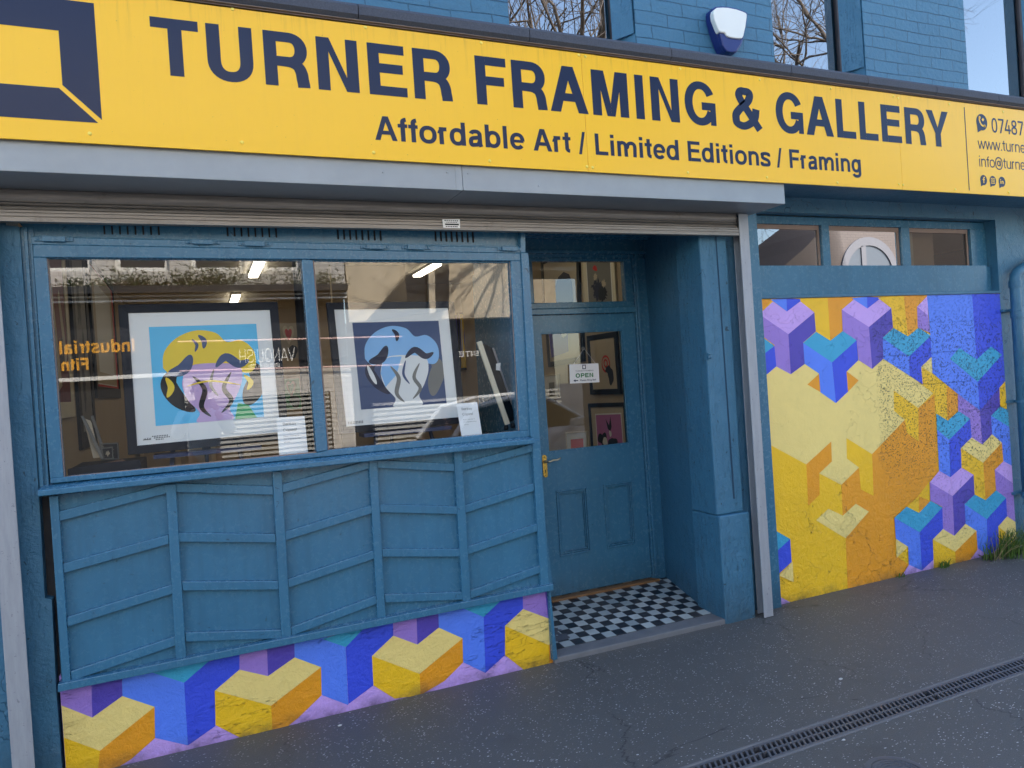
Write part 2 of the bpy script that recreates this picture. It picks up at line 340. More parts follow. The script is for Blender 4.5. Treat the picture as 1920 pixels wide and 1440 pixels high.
def glyph(ch, W, H):
    X = 0.73; S = []; l = 0.10
    def bar(x0, x1, y0, y1): S.append(('p', [(x0, y0), (x1, y0), (x1, y1), (x0, y1)]))
    def stem(x, y0=0, y1=1): bar(x, x+W, y0, y1)
    def st(pts): S.append(('s', pts, False))
    def ring(cx, cy, rx, ry): S.append(('s', arc(cx, cy, rx, ry, 0, 360, 36)[:-1], True))
    def dia(xa, ya, xb, yb, k=1.06): w_ = W*k; S.append(('p', [(xa, ya), (xa+w_, ya), (xb+w_, yb), (xb, yb)]))
    h = H/2; v = W/2
    if ch == ' ': return 0.387, S
    if ch == 'T': bar(0.03, 0.82, 1-H, 1); stem(0.425-v, 0, 1-H); return 0.85, S
    if ch == 'U': st([(l+v, 1)]+arc(0.50, 0.36, 0.40-v, 0.375-h, 180, 360)+[(0.9-v, 1)]); return 1.0, S
    if ch == 'N': stem(l); stem(0.9-W); S.append(('p', [(l+W*.5, 1), (l+W*1.08, 1), (0.9-W*.5, 0), (0.9-W*1.08, 0)])); return 1.0, S
    if ch == 'E': stem(l); bar(l+W, 0.85, 1-H, 1); bar(l+W, 0.81, 0.53-h, 0.53+h); bar(l+W, 0.88, 0, H); return 0.93, S
    if ch == 'F': stem(l); bar(l+W, 0.81, 1-H, 1); bar(l+W, 0.75, 0.5-h, 0.5+h); return 0.84, S
    if ch == 'L': stem(l); bar(l+W, 0.80, 0, H); return 0.84, S
    if ch == 'I': stem(l); return 0.2+W, S
    if ch in 'PRBD':
        stem(l)
        if ch == 'D': st([(l+W, 1-h), (0.42, 1-h)]+arc(0.42, 0.5, 0.48-v, 0.5-h, 90, -90, 20)+[(l+W, h)]); return 1.0, S
        lo = 0.44
        yt, yb = 1-h, lo+h*.2; st([(l+W*.9, yt), (0.54, yt)]+arc(0.56, (yt+yb)/2, 0.34-v, (yt-yb)/2, 88, -88, 16, 2.15)+[(0.54, yb), (l+W*.9, yb)])
        if ch == 'B': st([(0.52, yb)]+arc(0.56, (yb+h)/2, 0.36-v, (yb-h)/2, 88, -88, 16, 2.15)+[(0.54, h), (l+W*.9, h)]); return 0.98, S
        if ch == 'R': st(cat([(0.46, yb), (0.60, yb-.015), (0.72, 0.38), (0.775, 0.27), (0.79, 0.15), (0.805, 0.06)])+[(0.808, 0.0)]); return 0.98, S
        return 0.92, S
    if ch == 'A':
        wt = W*1.2; k = W*1.1
        S.append(('p', [(0.02, 0), (0.02+k, 0), (0.5-wt/2+k*.94, 1), (0.5-wt/2, 1)])); S.append(('p', [(0.98, 0), (0.98-k, 0), (0.5+wt/2-k*.94, 1), (0.5+wt/2, 1)]))
        bar(0.2, 0.8, 0.24, 0.24+H*.95); return 1.0, S
    if ch == 'V': k = W*1.1; S.append(('p', [(0.0, 1), (k, 1), (0.465+k*.5, 0), (0.465-k*.5, 0)])); S.append(('p', [(0.93, 1), (0.93-k, 1), (0.465-k*.5, 0), (0.465+k*.5, 0)])); return 0.93, S
    if ch == 'M':
        stem(l); stem(1.06-W)
        S.append(('p', [(l+W*.6, 1), (l+W*1.42, 1), (0.58, 0.28), (0.58, 0), (0.58-W*.46, 0), (l+W*.9, 0.66)])); S.append(('p', [(1.06-W*.6, 1), (1.06-W*1.42, 1), (0.58, 0.28), (0.58, 0), (0.58+W*.46, 0), (1.06-W*.9, 0.66)])); return 1.16, S
    if ch == 'Y':
        k = W*1.12; S.append(('p', [(0.0, 1), (k*1.02, 1), (0.465+v*.2, 0.48), (0.465+v*.2, .37), (0.465-v, 0.37)])); S.append(('p', [(0.93, 1), (0.93-k*1.02, 1), (0.465-v*.2, 0.48), (0.465-v*.2, .37), (0.465+v, 0.37)])); stem(0.465-v, 0, 0.4); return 0.93, S
    if ch in 'GCOQ':
        a0, a1 = {'G': (28, 335), 'C': (36, 324), 'O': (0, 360), 'Q': (0, 360)}[ch]
        if ch in 'OQ': ring(0.53, 0.5, 0.46-v, 0.52-h)
        else: st(arc(0.53, 0.5, 0.46-v, 0.52-h, a0, a1, 34, 2.1))
        if ch == 'G': bar(0.57, 0.985, 0.535-H, 0.535); bar(0.985-W*.72, 0.985, 0, 0.535)
        if ch == 'Q': dia(0.55, 0.3, 0.85, -0.05, 0.9)
        return 1.06, S
    if ch == 'H': stem(l); stem(0.9-W); bar(l+W, 0.9-W, 0.5-h, 0.5+h); return 1.0, S
    if ch == 'J': st([(0.62-v, 1)]+arc(0.34, 0.3, 0.28-v, 0.31-h, 0, -170)); return 0.78, S
    if ch == 'Z': bar(0.05, 0.8, 1-H, 1); bar(0.05, 0.82, 0, H); dia(0.05, H, 0.8-W, 1-H, 1.2); return 0.86, S
    if ch == 'S': st(cat([(0.85-v, 0.70), (0.76, 0.90-h*.4), (0.47, 1.01-h), (0.2, 0.92-h*.8), (0.07+v, 0.74), (0.22, 0.585), (0.68, 0.44), (0.87-v, 0.28), (0.74, 0.09+h*.5), (0.46, -0.01+h), (0.18, 0.09+h*.5), (0.05+v, 0.31)])); return 0.92, S
    if ch == '&':
        st(cat([(0.90, 0.0), (0.72, 0.22), (0.55, 0.43), (0.36, 0.66)])); st(cat([(0.40, 0.61), (0.36, 0.66), (0.29, 0.80), (0.34, 0.93-h*.3), (0.47, 1.0-h), (0.60, 0.92-h*.3), (0.63, 0.80), (0.55, 0.66), (0.33, 0.50), (0.16+v*.2, 0.36)])); st(cat([(0.33, 0.50), (0.16+v*.2, 0.36), (0.10+v*.5, 0.22), (0.20, 0.06+h*.6), (0.40, 0.0+h*.7), (0.62, 0.10+h*.5), (0.76, 0.28), (0.81, 0.50)])); return 1.0, S
    if ch == '/': S.append(('p', [(0.0, -0.03), (W*.75, -0.03), (0.38, 1.02), (0.38-W*.75, 1.02)])); return 0.42, S
    if ch == '.': bar(0.1, 0.1+W, 0, W*.95); return 0.2+W, S
    if ch == ',': bar(0.1, 0.1+W, 0, W*.95); dia(0.1, -0.15, 0.1+W*.5, 0, 0.5); return 0.2+W, S
    if ch == '!': bar(0.12, 0.12+W, 0, W); bar(0.12, 0.12+W, 0.28, 1); return 0.24+W, S
    if ch == '0': ring(0.385, 0.5, 0.33-v, 0.51-h); return 0.77, S
    if ch == '7': bar(0.06, 0.71, 1-H, 1); S.append(('p', [(0.2, 0), (0.2+W*1.1, 0), (0.71, 1-H), (0.71-W*1.15, 1-H)])); return 0.77, S
    if ch == '4': bar(0.04, 0.74, 0.2, 0.2+H); stem(0.46, 0, 1 if False else 0.62); S.append(('p', [(0.04, 0.2+H), (0.04+W*1.1, 0.2+H), (0.5, 1), (0.5-W*1.1, 1)])); return 0.77, S
    if ch == '8': ring(0.385, 0.27, 0.34-v, 0.28-h); ring(0.385, 0.76, 0.30-v, 0.25-h); return 0.77, S
    if ch == '@': ring(0.6, 0.42, 0.56-v*.8, 0.6-h); ring(0.57, 0.42, 0.24-v*.8, 0.27-h); bar(0.78, 0.78+W*.8, 0.16, 0.7); return 1.25, S
    if ch == 'o': ring(0.425, X/2, 0.39-v, X/2+0.015-h); return 0.85, S
    if ch == 'b': stem(0.08); ring(0.46, X/2, 0.36-v, X/2+0.015-h); return 0.85, S
    if ch == 'd': stem(0.77-W); ring(0.39, X/2, 0.36-v, X/2+0.015-h); return 0.85, S
    if ch == 'p': stem(0.08, -0.29, X); ring(0.46, X/2, 0.36-v, X/2+0.015-h); return 0.85, S
    if ch == 'q': stem(0.77-W, -0.29, X); ring(0.39, X/2, 0.36-v, X/2+0.015-h); return 0.85, S
    if ch == 'g': ring(0.39, X/2, 0.35-v, X/2+0.015-h); st([(0.77-v, X)]+arc(0.42, -0.04, 0.35-v, 0.26-h, 0, -165, 16)); return 0.85, S
    if ch == 'a':
        st(arc(0.38, 0.50, 0.30-v, 0.24-h, 165, 90, 8)+arc(0.40, 0.50, 0.29-v, 0.24-h, 90, 0, 8)+[(0.69-v, 0.12), (0.70-v*.6, 0.0)])
        st(cat([(0.66-v, 0.44-h*.3), (0.46, 0.42-h*.4), (0.22, 0.36-h*.2), (0.06+v, 0.2), (0.16+v*.4, 0.04+h*.4), (0.32, -0.015+h), (0.5, 0.05+h*.6), (0.66-v, 0.2)])); return 0.77, S
    if ch == 'c': st(arc(0.40, X/2, 0.36-v, X/2+0.015-h, 42, 318, 24)); return 0.77, S
    if ch == 'e': st(arc(0.40, X/2, 0.36-v, X/2+0.015-h, 0, 322, 28)); bar(0.10, 0.76-v*.6, X/2-h*.75, X/2+h*.75); return 0.79, S
    if ch == 'f': st([(0.235, 0), (0.235, 0.8)]+arc(0.43, 0.80, 0.195, 0.21-h, 180, 100, 8)); bar(0.02, 0.44, X-H*.9, X); return 0.46, S
    if ch == 't': st([(0.235, 0.93), (0.235, 0.2)]+arc(0.42, 0.2, 0.185, 0.2-h, 180, 262, 8)); bar(0.02, 0.44, X-H*.9, X); return 0.47, S
    if ch == 'i': stem(0.1, 0, X); bar(0.1, 0.1+W, 1-H*.95, 1); return 0.2+W, S
    if ch == 'l': stem(0.1); return 0.2+W, S
    if ch == 'k': stem(0.08); dia(0.08+W*.6, 0.26, 0.74-W*1.3, X, 1.2); dia(0.74-W*1.1, 0, 0.3, 0.42, 1.2); return 0.77, S
    if ch == 'h': stem(0.08); st([(0.08+v, 0.4)]+arc(0.425, 0.44, 0.345-v, 0.305-h, 180, 0, 16)+[(0.77-v, 0)]); return 0.85, S
    if ch == 'n': stem(0.08, 0, X); st([(0.08+v, 0.4)]+arc(0.425, 0.44, 0.345-v, 0.305-h, 180, 0, 16)+[(0.77-v, 0)]); return 0.85, S
    if ch == 'r': stem(0.08, 0, X); st(arc(0.36+v*.2, 0.42, 0.28, 0.315-h, 175, 82, 10)); return 0.53, S
    if ch == 'u': stem(0.77-W, 0, X); st([(0.08+v, X)]+arc(0.425, 0.29, 0.345-v, 0.305-h, 180, 360, 16)+[(0.77-v, 0.33)]); return 0.85, S
    if ch == 'm':
        stem(0.08, 0, X)
        st([(0.08+v, 0.4)]+arc(0.36+v*.1, 0.46, 0.28-v*.9, 0.285-h, 180, 0, 14)+[(0.64-v*.7, 0)]); st([(0.64-v*.7, 0.4)]+arc(0.89-v*.2, 0.46, 0.27-v*.6, 0.285-h, 180, 0, 14)+[(1.16-v, 0)]); return 1.24, S
    if ch == 's': st(cat([(0.70-v, 0.52), (0.6, 0.68-h*.6), (0.38, 0.745-h), (0.16, 0.66-h*.4), (0.08+v, 0.54), (0.2, 0.43), (0.52, 0.32), (0.71-v, 0.20), (0.58, 0.04+h*.6), (0.36, -0.015+h), (0.14, 0.05+h*.5), (0.04+v, 0.22)])); return 0.76, S
    if ch == 'w':
        for a_, b_ in ((0.0, 0.24), (0.52, 0.24), (0.46, 0.76), (1.02, 0.74)): dia(b_-v*.2, 0, a_-v*.0, X, 1.0)
        return 1.1, S
    if ch == 'x': dia(0.02, 0, 0.56, X, 1.1); dia(0.56, 0, 0.02, X, 1.1); return 0.77, S
    if ch == 'y': dia(0.36-v, 0.0, 0.02, X, 1.08); dia(0.16, -0.28, 0.74-W, X, 1.08); return 0.77, S
    stem(l); return 0.4, S
def ribbon(pts, W, H, closed):
    n = len(pts); a = []; b = []
    for i, p in enumerate(pts):
        p0 = pts[i-1] if (closed or i > 0) else p; p1 = pts[(i+1) % n] if (closed or i < n-1) else p
        d1 = Vector((p[0]-p0[0], p[1]-p0[1])); d2 = Vector((p1[0]-p[0], p1[1]-p[1]))
        if d1.length < 1e-9: d1 = d2
        if d2.length < 1e-9: d2 = d1
        d = (d1.normalized()+d2.normalized()); d = d.normalized() if d.length > 1e-6 else d1.normalized()
        nx, ny = -d.y, d.x; a.append((p[0]+nx*W/2, p[1]+ny*H/2)); b.append((p[0]-nx*W/2, p[1]-ny*H/2))
    return a, b
def text(mb, s, org, U, V, D, cap, width=None, W=0.19, H=0.165, m=0, track=0.0):
    """lettering laid on a plane: org = baseline start, U/V unit directions, D = towards the viewer (steps so strokes never share a plane)"""
    adv = sum(glyph(c, W, H)[0]+track for c in s); kx = (width/adv) if width else cap
    x = 0; k = 0
    for c in s:
        a, S = glyph(c, W, H)
        for q in S:
            off = D*(0.00012*(k % 5)); k += 1
            f = lambda p: org+U*((x+p[0])*kx)+V*(p[1]*cap)+off
            if q[0] == 'p': mb.add([f(p) for p in q[1]], [tuple(range(len(q[1])))], m)
            else:
                A, B = ribbon(q[1], W, H, q[2]); n = len(A)
                mb.add([f(p) for p in A+B], [(i, (i+1) % n, n+(i+1) % n, n+i) for i in range(n if q[2] else n-1)], m)
        x += a+track
    return mb
def words(s, org, U, V, D, cap, width, W, H, name, mat, parent):
    full = sum(glyph(c, W, H)[0] for c in s); kx = width/full; x = 0
    for wd in s.split(' '):
        a = sum(glyph(c, W, H)[0] for c in wd)*kx
        m = MB(); text(m, wd, org+U*x, U, V, D, cap, width=a, W=W, H=H); m.build(name, mat, parent, recalc=False)
        x += a+glyph(' ', W, H)[0]*kx
EX = Vector((1, 0, 0)); EZ = Vector((0, 0, 1)); NY = Vector((0, -1, 0))
# ================================================================== ground
def asphalt(name, c, flecks=True):
    a = N(name); b = a.b
    col = a.mix(a.noise(1.3, 6, 0.65), scl(c, 0.8), scl(c, 1.25))
    col = a.mix(a.ramp(a.noise(220, 2), [(0.35, g(0)), (0.7, g(1))]), col, scl(c, 1.5))
    st = a.n('Mapping', i={'Vector': a.coord(), 'Rotation': (0, 0, 0.35), 'Scale': (1, 1.9, 1)})
    vo = a.n('TexVoronoi', i={'Scale': 60.0, 'Randomness': 1.0, 'Vector': st.outputs[0]})
    bw = a.n('RGBToBW', i={0: vo.outputs['Color']}).outputs[0]
    spot = a.math('MULTIPLY', a.math('LESS_THAN', vo.outputs['Distance'], 0.24), a.math('GREATER_THAN', bw, 0.52))
    spot = a.math('MULTIPLY', spot, a.ramp(a.noise(9, 3), [(0.38, g(0)), (0.6, g(1))]))
    vo2 = a.n('TexVoronoi', i={'Scale': 17.0, 'Vector': st.outputs[0]}); bw2 = a.n('RGBToBW', i={0: vo2.outputs['Color']}).outputs[0]
    spot2 = a.math('MULTIPLY', a.math('LESS_THAN', vo2.outputs['Distance'], 0.10), a.math('GREATER_THAN', bw2, 0.66))
    if flecks: col = a.mix(a.math('MULTIPLY', a.math('MAXIMUM', spot, spot2), 0.75), col, srgb(215, 213, 210))
    st2 = a.ramp(a.noise(2.4, 7, 0.7), [(0.56, g(0)), (0.74, g(1))]); col = a.mix(a.math('MULTIPLY', st2, 0.35), col, scl(c, 0.45))
    cv = a.n('VectorMath', operation='ADD', i={0: a.coord(), 1: a.n('TexNoise', i={'Scale': 2.5, 'Detail': 8.0, 'Roughness': 0.7}).outputs['Color']}).outputs[0]
    cr = a.ramp(a.n('TexVoronoi', feature='DISTANCE_TO_EDGE', i={'Scale': 0.9, 'Vector': cv}).outputs[0], [(0.0, g(1)), (0.006, g(0))]); cr = a.math('MULTIPLY', cr, a.ramp(a.noise(1.1, 2), [(0.46, g(0)), (0.52, g(1))]))
    col = a.mix(a.math('MULTIPLY', cr, 0.8), col, scl(c, 0.2))
    gv = a.n('TexVoronoi', i={'Scale': 3.2, 'Vector': cv}); gum = a.math('MULTIPLY', a.math('LESS_THAN', gv.outputs['Distance'], 0.055), a.math('GREATER_THAN', a.n('RGBToBW', i={0: gv.outputs['Color']}).outputs[0], 0.6)); col = a.mix(a.math('MULTIPLY', gum, 0.55), col, scl(c, 0.3))
    yy = a.n('SeparateXYZ'); a.l(a.coord(), yy.inputs[0]); wj = a.math('MULTIPLY', a.ramp(a.math('SUBTRACT', yy.outputs[1], 3.0), [(0.50, g(0)), (0.66, g(1))]), a.ramp(a.noise(7, 7, 0.7), [(0.3, g(0)), (0.6, g(1))])); col = a.mix(a.math('MULTIPLY', wj, 0.5), col, srgb(96, 88, 78))
    pt = a.ramp(a.noise(0.55, 2, 0.3, dist=0.4), [(0.50, g(0)), (0.53, g(1))]); col = a.mix(a.math('MULTIPLY', pt, 0.28), col, scl(c, 1.6))
    a.l(col, b.inputs['Base Color']); b.inputs['Roughness'].default_value = 0.6
    h = a.math('ADD', a.noise(130, 5, 0.7), a.math('MULTIPLY', a.noise(2.2, 3), 2.0)); a.l(a.bump(h, 0.55, 0.006), b.inputs['Normal']); return a.m
ASPH = asphalt('dark_pavement_asphalt', srgb(78, 76, 74)); ROADM = asphalt('road_asphalt', srgb(84, 82, 82), False)
KERBM = plain('kerb_concrete', srgb(150, 146, 138), 0.8, var=0.2, vs=8, bump=0.3)
STONE = plain('grey_step_stone', srgb(108, 108, 110), 0.7, var=0.28, vs=9, bump=0.35, bs=30, bd=0.004)
# drain channel cut: pavement built as sheets that butt round it
DX0, DX1, DY0, DY1 = -2.0, 7.0, 2.285, 2.425
mb = MB()
gx0, gx1 = -16, 30
def sheet(x0, x1, y0, y1, z): mb.add([(x0, y0, z), (x1, y0, z), (x1, y1, z), (x0, y1, z)], [(0, 1, 2, 3)])
sheet(gx0, gx1, DY1, 3.80, 0); sheet(gx0, gx1, -0.55, DY0, 0); sheet(gx0, DX0, DY0, DY1, 0); sheet(DX1, gx1, DY0, DY1, 0)
tag(mb.build('pavement', ASPH), 'dark speckled asphalt pavement in front of the shop', 'pavement', kind='structure')
mb = MB(); mb.box(gx0, gx1, -0.69, -0.55, -0.2, 0.004); mb.box(gx0, gx1, -5.14, -5.0, -0.2, 0.004)
tag(mb.build('kerb', KERBM, bevel=0.01), 'pale concrete kerb along the road', 'kerb', kind='structure')
mb = MB(); mb.add([(-120, -120, -0.12), (150, -120, -0.12), (150, 120, -0.12), (-120, 120, -0.12)], [(0, 1, 2, 3)])
tag(mb.build('road', ROADM), 'worn asphalt road behind the viewer', 'road', kind='structure')
mb = MB(); mb.add([(gx0, -6.6, 0), (gx1, -6.6, 0), (gx1, -5.14, 0), (gx0, -5.14, 0)], [(0, 1, 2, 3)])
tag(mb.build('pavement', ASPH), 'pavement on the far side of the street', 'pavement', kind='structure')
# drain channel
GRATE = plain('worn_grate_iron', srgb(98, 98, 102), 0.5, metal=0.3, var=0.2, vs=20, bump=0.2)
CONC = plain('channel_concrete', srgb(112, 110, 110), 0.8, var=0.2, vs=20, bump=0.3)
dc = thing('drainage_channel', 'long slotted drain channel let into the dark pavement', 'drain', (2.7, 2.355, 0))
mb = MB(); mb.box(DX0, DX1, DY0, DY0+0.014, -0.1, 0.002); mb.box(DX0, DX1, DY1-0.014, DY1, -0.1, 0.002); mb.box(DX0, DX1, DY0+0.014, DY1-0.014, -0.11, -0.09)
mb.build('channel_edge', CONC, dc, bevel=0.003)
for k in range(9):
    x0 = DX0+k*1.0; gr = MB(); ya, yb = DY0+0.0155, DY1-0.0155; ym = (ya+yb)/2
    gr.box(x0+.002, x0+.998, ya, ya+0.012, -0.02, 0.0); gr.box(x0+.002, x0+.998, yb-0.012, yb, -0.02, 0.0); gr.box(x0+.002, x0+.998, ym-0.005, ym+0.005, -0.02, -0.0005)
    for j in range(37):
        xx = x0+0.014+j*0.0265
        for (a_, b_) in ((ya+.012, ym-.005), (ym+.005, yb-.012)):
            o_ = 0.009; gr.prism([(xx-o_+.0012, a_, -0.001), (xx+0.0105-o_, a_, -0.001), (xx+0.0105+o_, b_, -0.001), (xx+o_, b_, -0.001)], (0, 0, -0.018))
    gr.build('grate', GRATE, dc)
# small access cover
cc = PZ(1684, 1449, 0.0)
ac = thing('access_cover', 'small round iron cover set in the pavement beside the drain', 'cover', cc)
MB().lathe(cc, [(0.115, -0.02), (0.115, 0.0035), (0.108, 0.0045), (0.094, 0.0045), (0.092, -0.004)], 40).build('rim', GRATE, ac)
mb = MB(); mb.lathe(cc, [(0.090, -0.02), (0.090, 0.002), (0.0, 0.0021)], 40)
mb.box(cc.x-.05, cc.x+.05, cc.y-.012, cc.y+.012, 0.002, 0.006)
for k in range(3): mb.lathe(cc, [(0.082-k*.014, 0.002), (0.082-k*.014, 0.0045), (0.077-k*.014, 0.0045), (0.077-k*.014, 0.002)], 36)
mb.build('lid', GRATE, ac)
# ================================================================== the shop building
SB = thing('shop_building', 'blue painted shop building with a recessed door and painted geometric lower walls', 'building', (2.0, 3.7, 0))
WY = 3.72
XL, XR, YB, ZT = -3.2, 9.5, 12.5, 6.1
# upper wall with window openings
def px2x(x, y, Y=WY): return P(x, y, Y).x
wins = [(px2x(953, 20), px2x(1192, 60)), (px2x(1449, 60), px2x(1622, 100)), (px2x(1812, 100), px2x(1812, 100)+1.0)]
wins = [(-0.85, 0.0)]+wins
ZW0, ZW1 = 3.44, 5.1
mb = MB(); xs = [XL]+[v for p in wins for v in p]+[XR]
for i in range(0, len(xs), 2): mb.box(xs[i], xs[i+1], WY, WY+0.3, 2.5 if False else 3.2, ZT)
for a_, b_ in wins: mb.box(a_, b_, WY, WY+0.3, 3.2, ZW0); mb.box(a_, b_, WY, WY+0.3, ZW1, ZT)
mb.build('upper_wall', BB, SB)
FR_UP = plain('weathered_window_timber', srgb(112, 104, 106), 0.6, var=0.25, vs=10, bump=0.3, grain=(1, 1, 0.15))
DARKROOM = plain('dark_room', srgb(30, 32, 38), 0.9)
for a_, b_ in wins:
    fr = MB(); y0, y1 = WY+0.13, WY+0.2
    fr.box(a_+.001, a_+0.065, y0, y1, ZW0+.001, ZW1-.001); fr.box(b_-0.065, b_-.001, y0, y1, ZW0+.001, ZW1-.001); fr.box(a_+0.065, b_-0.065, y0, y1, ZW0+.001, ZW0+0.06); fr.box(a_+0.065, b_-0.065, y0, y1, ZW1-0.06, ZW1-.001)
    fr.box(a_+0.065, b_-0.065, y0+.01, y1, 4.5, 4.55)
    wf = fr.build('upper_window', FR_UP, SB, bevel=0.004)
    MB().add([(a_+.06, y0+.03, ZW0+.05), (b_-.06, y0+.03, ZW0+.05), (b_-.06, y0+.03, ZW1-.05), (a_+.06, y0+.03, ZW1-.05)], [(0, 1, 2, 3)]).build('pane', UGLASS, wf)
    sl = MB(); sl.box(a_-.03, b_+.03, WY-.03, WY+.13, ZW0-.07, ZW0+.012); sl.build('sill', BM, wf, bevel=0.006)
    rv = MB()                                    # blue chamfered jamb with a stop near the sill
    rv.prism([(b_-.002, WY+.13, ZW0+.012), (b_-.05, WY+.13, ZW0+.012), (b_-.002, WY+.004, ZW0+.012)], (0, 0, 0.16)); rv.prism([(b_-.002, WY+.13, ZW0+.172), (b_-.085, WY+.13, ZW0+.172), (b_-.012, WY+.004, ZW0+.172)], (0, 0, ZW1-ZW0-.18))
    rv.build('jamb', BM, wf)
# body of the building: sides, back, floor, ceiling, roof
mb = MB(); mb.box(XL, XL+.3, WY+.3, YB, 0, ZT); mb.box(XR-.3, XR, WY+.3, YB, 0, ZT); mb.box(XL, XR, YB, YB+.3, 0, ZT)
mb.build('side_wall', BM, SB)
MB().box(XL-.1, XR+.1, WY-.12, YB+.4, ZT, ZT+.25).build('roof', LEAD, SB)
CZ = 2.86
mb = MB(); mb.box(XL+.3, XR-.3, WY+.0 if False else 3.74, YB, CZ, CZ+.2); mb.build('shop_ceiling', CEIL, SB)
mb = MB(); mb.box(-1.2, 3.4, 4.6, YB, -0.1, 0.12); mb.build('shop_floor', FLOORIN, SB)
mb = MB(); mb.box(-0.95, -0.80, 3.80, YB, 0.1, CZ); mb.box(-0.8, 3.3, 11.3, 11.45, 0.12, CZ); mb.box(3.22, 3.36, 4.50, 11.3, 0.12, CZ); mb.box(1.98, 2.05, 4.5, 4.9, 0.12, CZ)
mb.build('interior_wall', WALLIN, SB)
# window-bay display shelf inside
mb = MB(); mb.box(-0.8, 1.70, 3.73, 4.55, 0.9, 1.16); mb.build('display_shelf', FLOORIN, SB)
# ---- fascia box, soffit and lintel
mb = MB(); mb.box(XL, XR, 3.34, WY+.02, 2.655, 3.24); mb.build('fascia_box', BM, SB, bevel=0.006)
mb = MB(); mb.box(3.36, 5.735, 3.700, 3.78, 2.555, 2.655); mb.box(5.735, XR, 3.7005, 3.95, -.03, 2.555); mb.box(5.735, XR, 3.7005, 3.9, 2.555, 2.655)
mb.build('right_wall', BM, SB)
mb = MB(); mb.box(XL, -0.70, 3.66, 3.9, 0, 2.655); mb.build('left_wall', BM, SB)
mb = MB(); mb.box(-0.70, 3.36, 3.76, 3.92, 2.47, 2.655); mb.build('lintel', BM, SB)
# coping in segments
jx = [P(x, y, 3.28).x for x, y in ((670, 15), (990, 60), (1255, 90), (1480, 130))]
jx = [jx[0]-1.1*k for k in (3, 2, 1)]+jx+[jx[-1]+0.62*k for k in range(1, 8)]
mb = MB()
for a_, b_ in zip(jx[:-1], jx[1:]):
    pr = [(3.262, 3.262), (3.262, 3.300), (3.275, 3.316), (3.30, 3.324), (3.72, 3.36), (3.72, 3.245), (3.28, 3.245)]
    mb.prism([(a_+.002, y, z) for y, z in pr], (b_-a_-.004, 0, 0))
mb.build('coping', LEAD, SB)
mb = MB(); mb.box(XL, XR, 3.275, 3.34, 3.2415, 3.2445); mb.box(XL, XR, 3.288, 3.33, 3.228, 3.241); mb.build('fascia_batten', OLDWOOD, SB)
# ---- left pier, architrave
mb = MB(); mb.pp([(-6, 420), (36, 425), (72, 915), (84, 1122), (97, 1124), (106, 1308), (118, 1470), (60, 1470)], 3.64, 3.9)
mb.build('left_pier', BM, SB)
mb = MB(); mb.pp([(37, 425), (62, 425), (93, 912), (73, 915)], 3.655, 3.9)
mb.pp([(43, 425), (50, 425), (82, 912), (74.5, 914)], 3.643, 3.655); mb.pp([(56, 455), (61, 455), (92, 911), (87, 912)], 3.645, 3.655)
mb.build('window_jamb', BW, SB, bevel=0.002)
mb = MB(); mb.pp([(71, 932), (100, 930), (118, 1285), (106, 1290), (97, 1130), (83, 1122)], 3.70, 3.72); mb.build('old_timber', DARKWOOD, SB)
for a in ():
    pass
# ---- vent board with slots, hinge rail, hinges
vb = MB().pp([(36, 418), (985, 418), (985, 468), (60, 446)], 3.665, 3.76).build('vent_board', BW, SB)
mb = MB()
for x0, x1, ya, yb, ya2, yb2 in ((195, 297, 423, 439.5, 424, 441), (426, 517, 425, 443, 426, 445.5), (633, 713, 430, 449, 432, 451.5), (816, 886, 432, 452.5, 433, 455)):
    for k in range(8):
        t = k/7; x = x0+(x1-x0)*t; a_ = ya+(ya2-ya)*t; b_ = yb+(yb2-yb)*t; s_ = (b_-a_)*.067
        MB().pp([(x-1.6, a_+1), (x-.6, a_), (x+.8, a_), (x+1.7, a_+1), (x+1.7+s_, b_-1), (x+.8+s_, b_), (x-.6+s_, b_), (x-1.6+s_, b_-1)], 3.6638, 3.668).build('vent_slot', BLACK, vb)

hr = MB(); hr.pp([(58, 444), (985, 465), (985, 474.5), (60, 458)], 3.635, 3.75); hr.pp([(58, 441.5), (985, 462), (985, 465), (58, 444)], 3.65, 3.75)
hrail = hr.build('hinge_rail', BW, SB, bevel=0.002)
for x0, x1, y0, y1 in ((64, 137, 441, 452.5), (348, 412, 447.5, 457.5), (447, 509, 450.5, 461), (676, 731, 457, 466.5), (754, 808, 457.5, 467.5), (933, 978, 460.5, 470)):
    m_ = MB(); w_ = (x1-x0)/5
    m_.pp([(x0, y0+3), (x1, y0+4), (x1, y1), (x0, y1-1)], 3.628, 3.636); m_.pp([(x0+w_, y0+1), (x1-w_, y0+2), (x1-w_, y1+.5), (x0+w_, y1-.5)], 3.618, 3.628)
    for xx in (x0+w_*.5, x1-w_*.5):
        c = P(xx, (y0+y1)/2+1.5, 3.627); m_.lathe(c, [(0.005, 0), (0.005, -0.003), (0.002, -0.004)], 8, axis='y')
    m_.build('hinge', BW, hrail, bevel=0.0015)
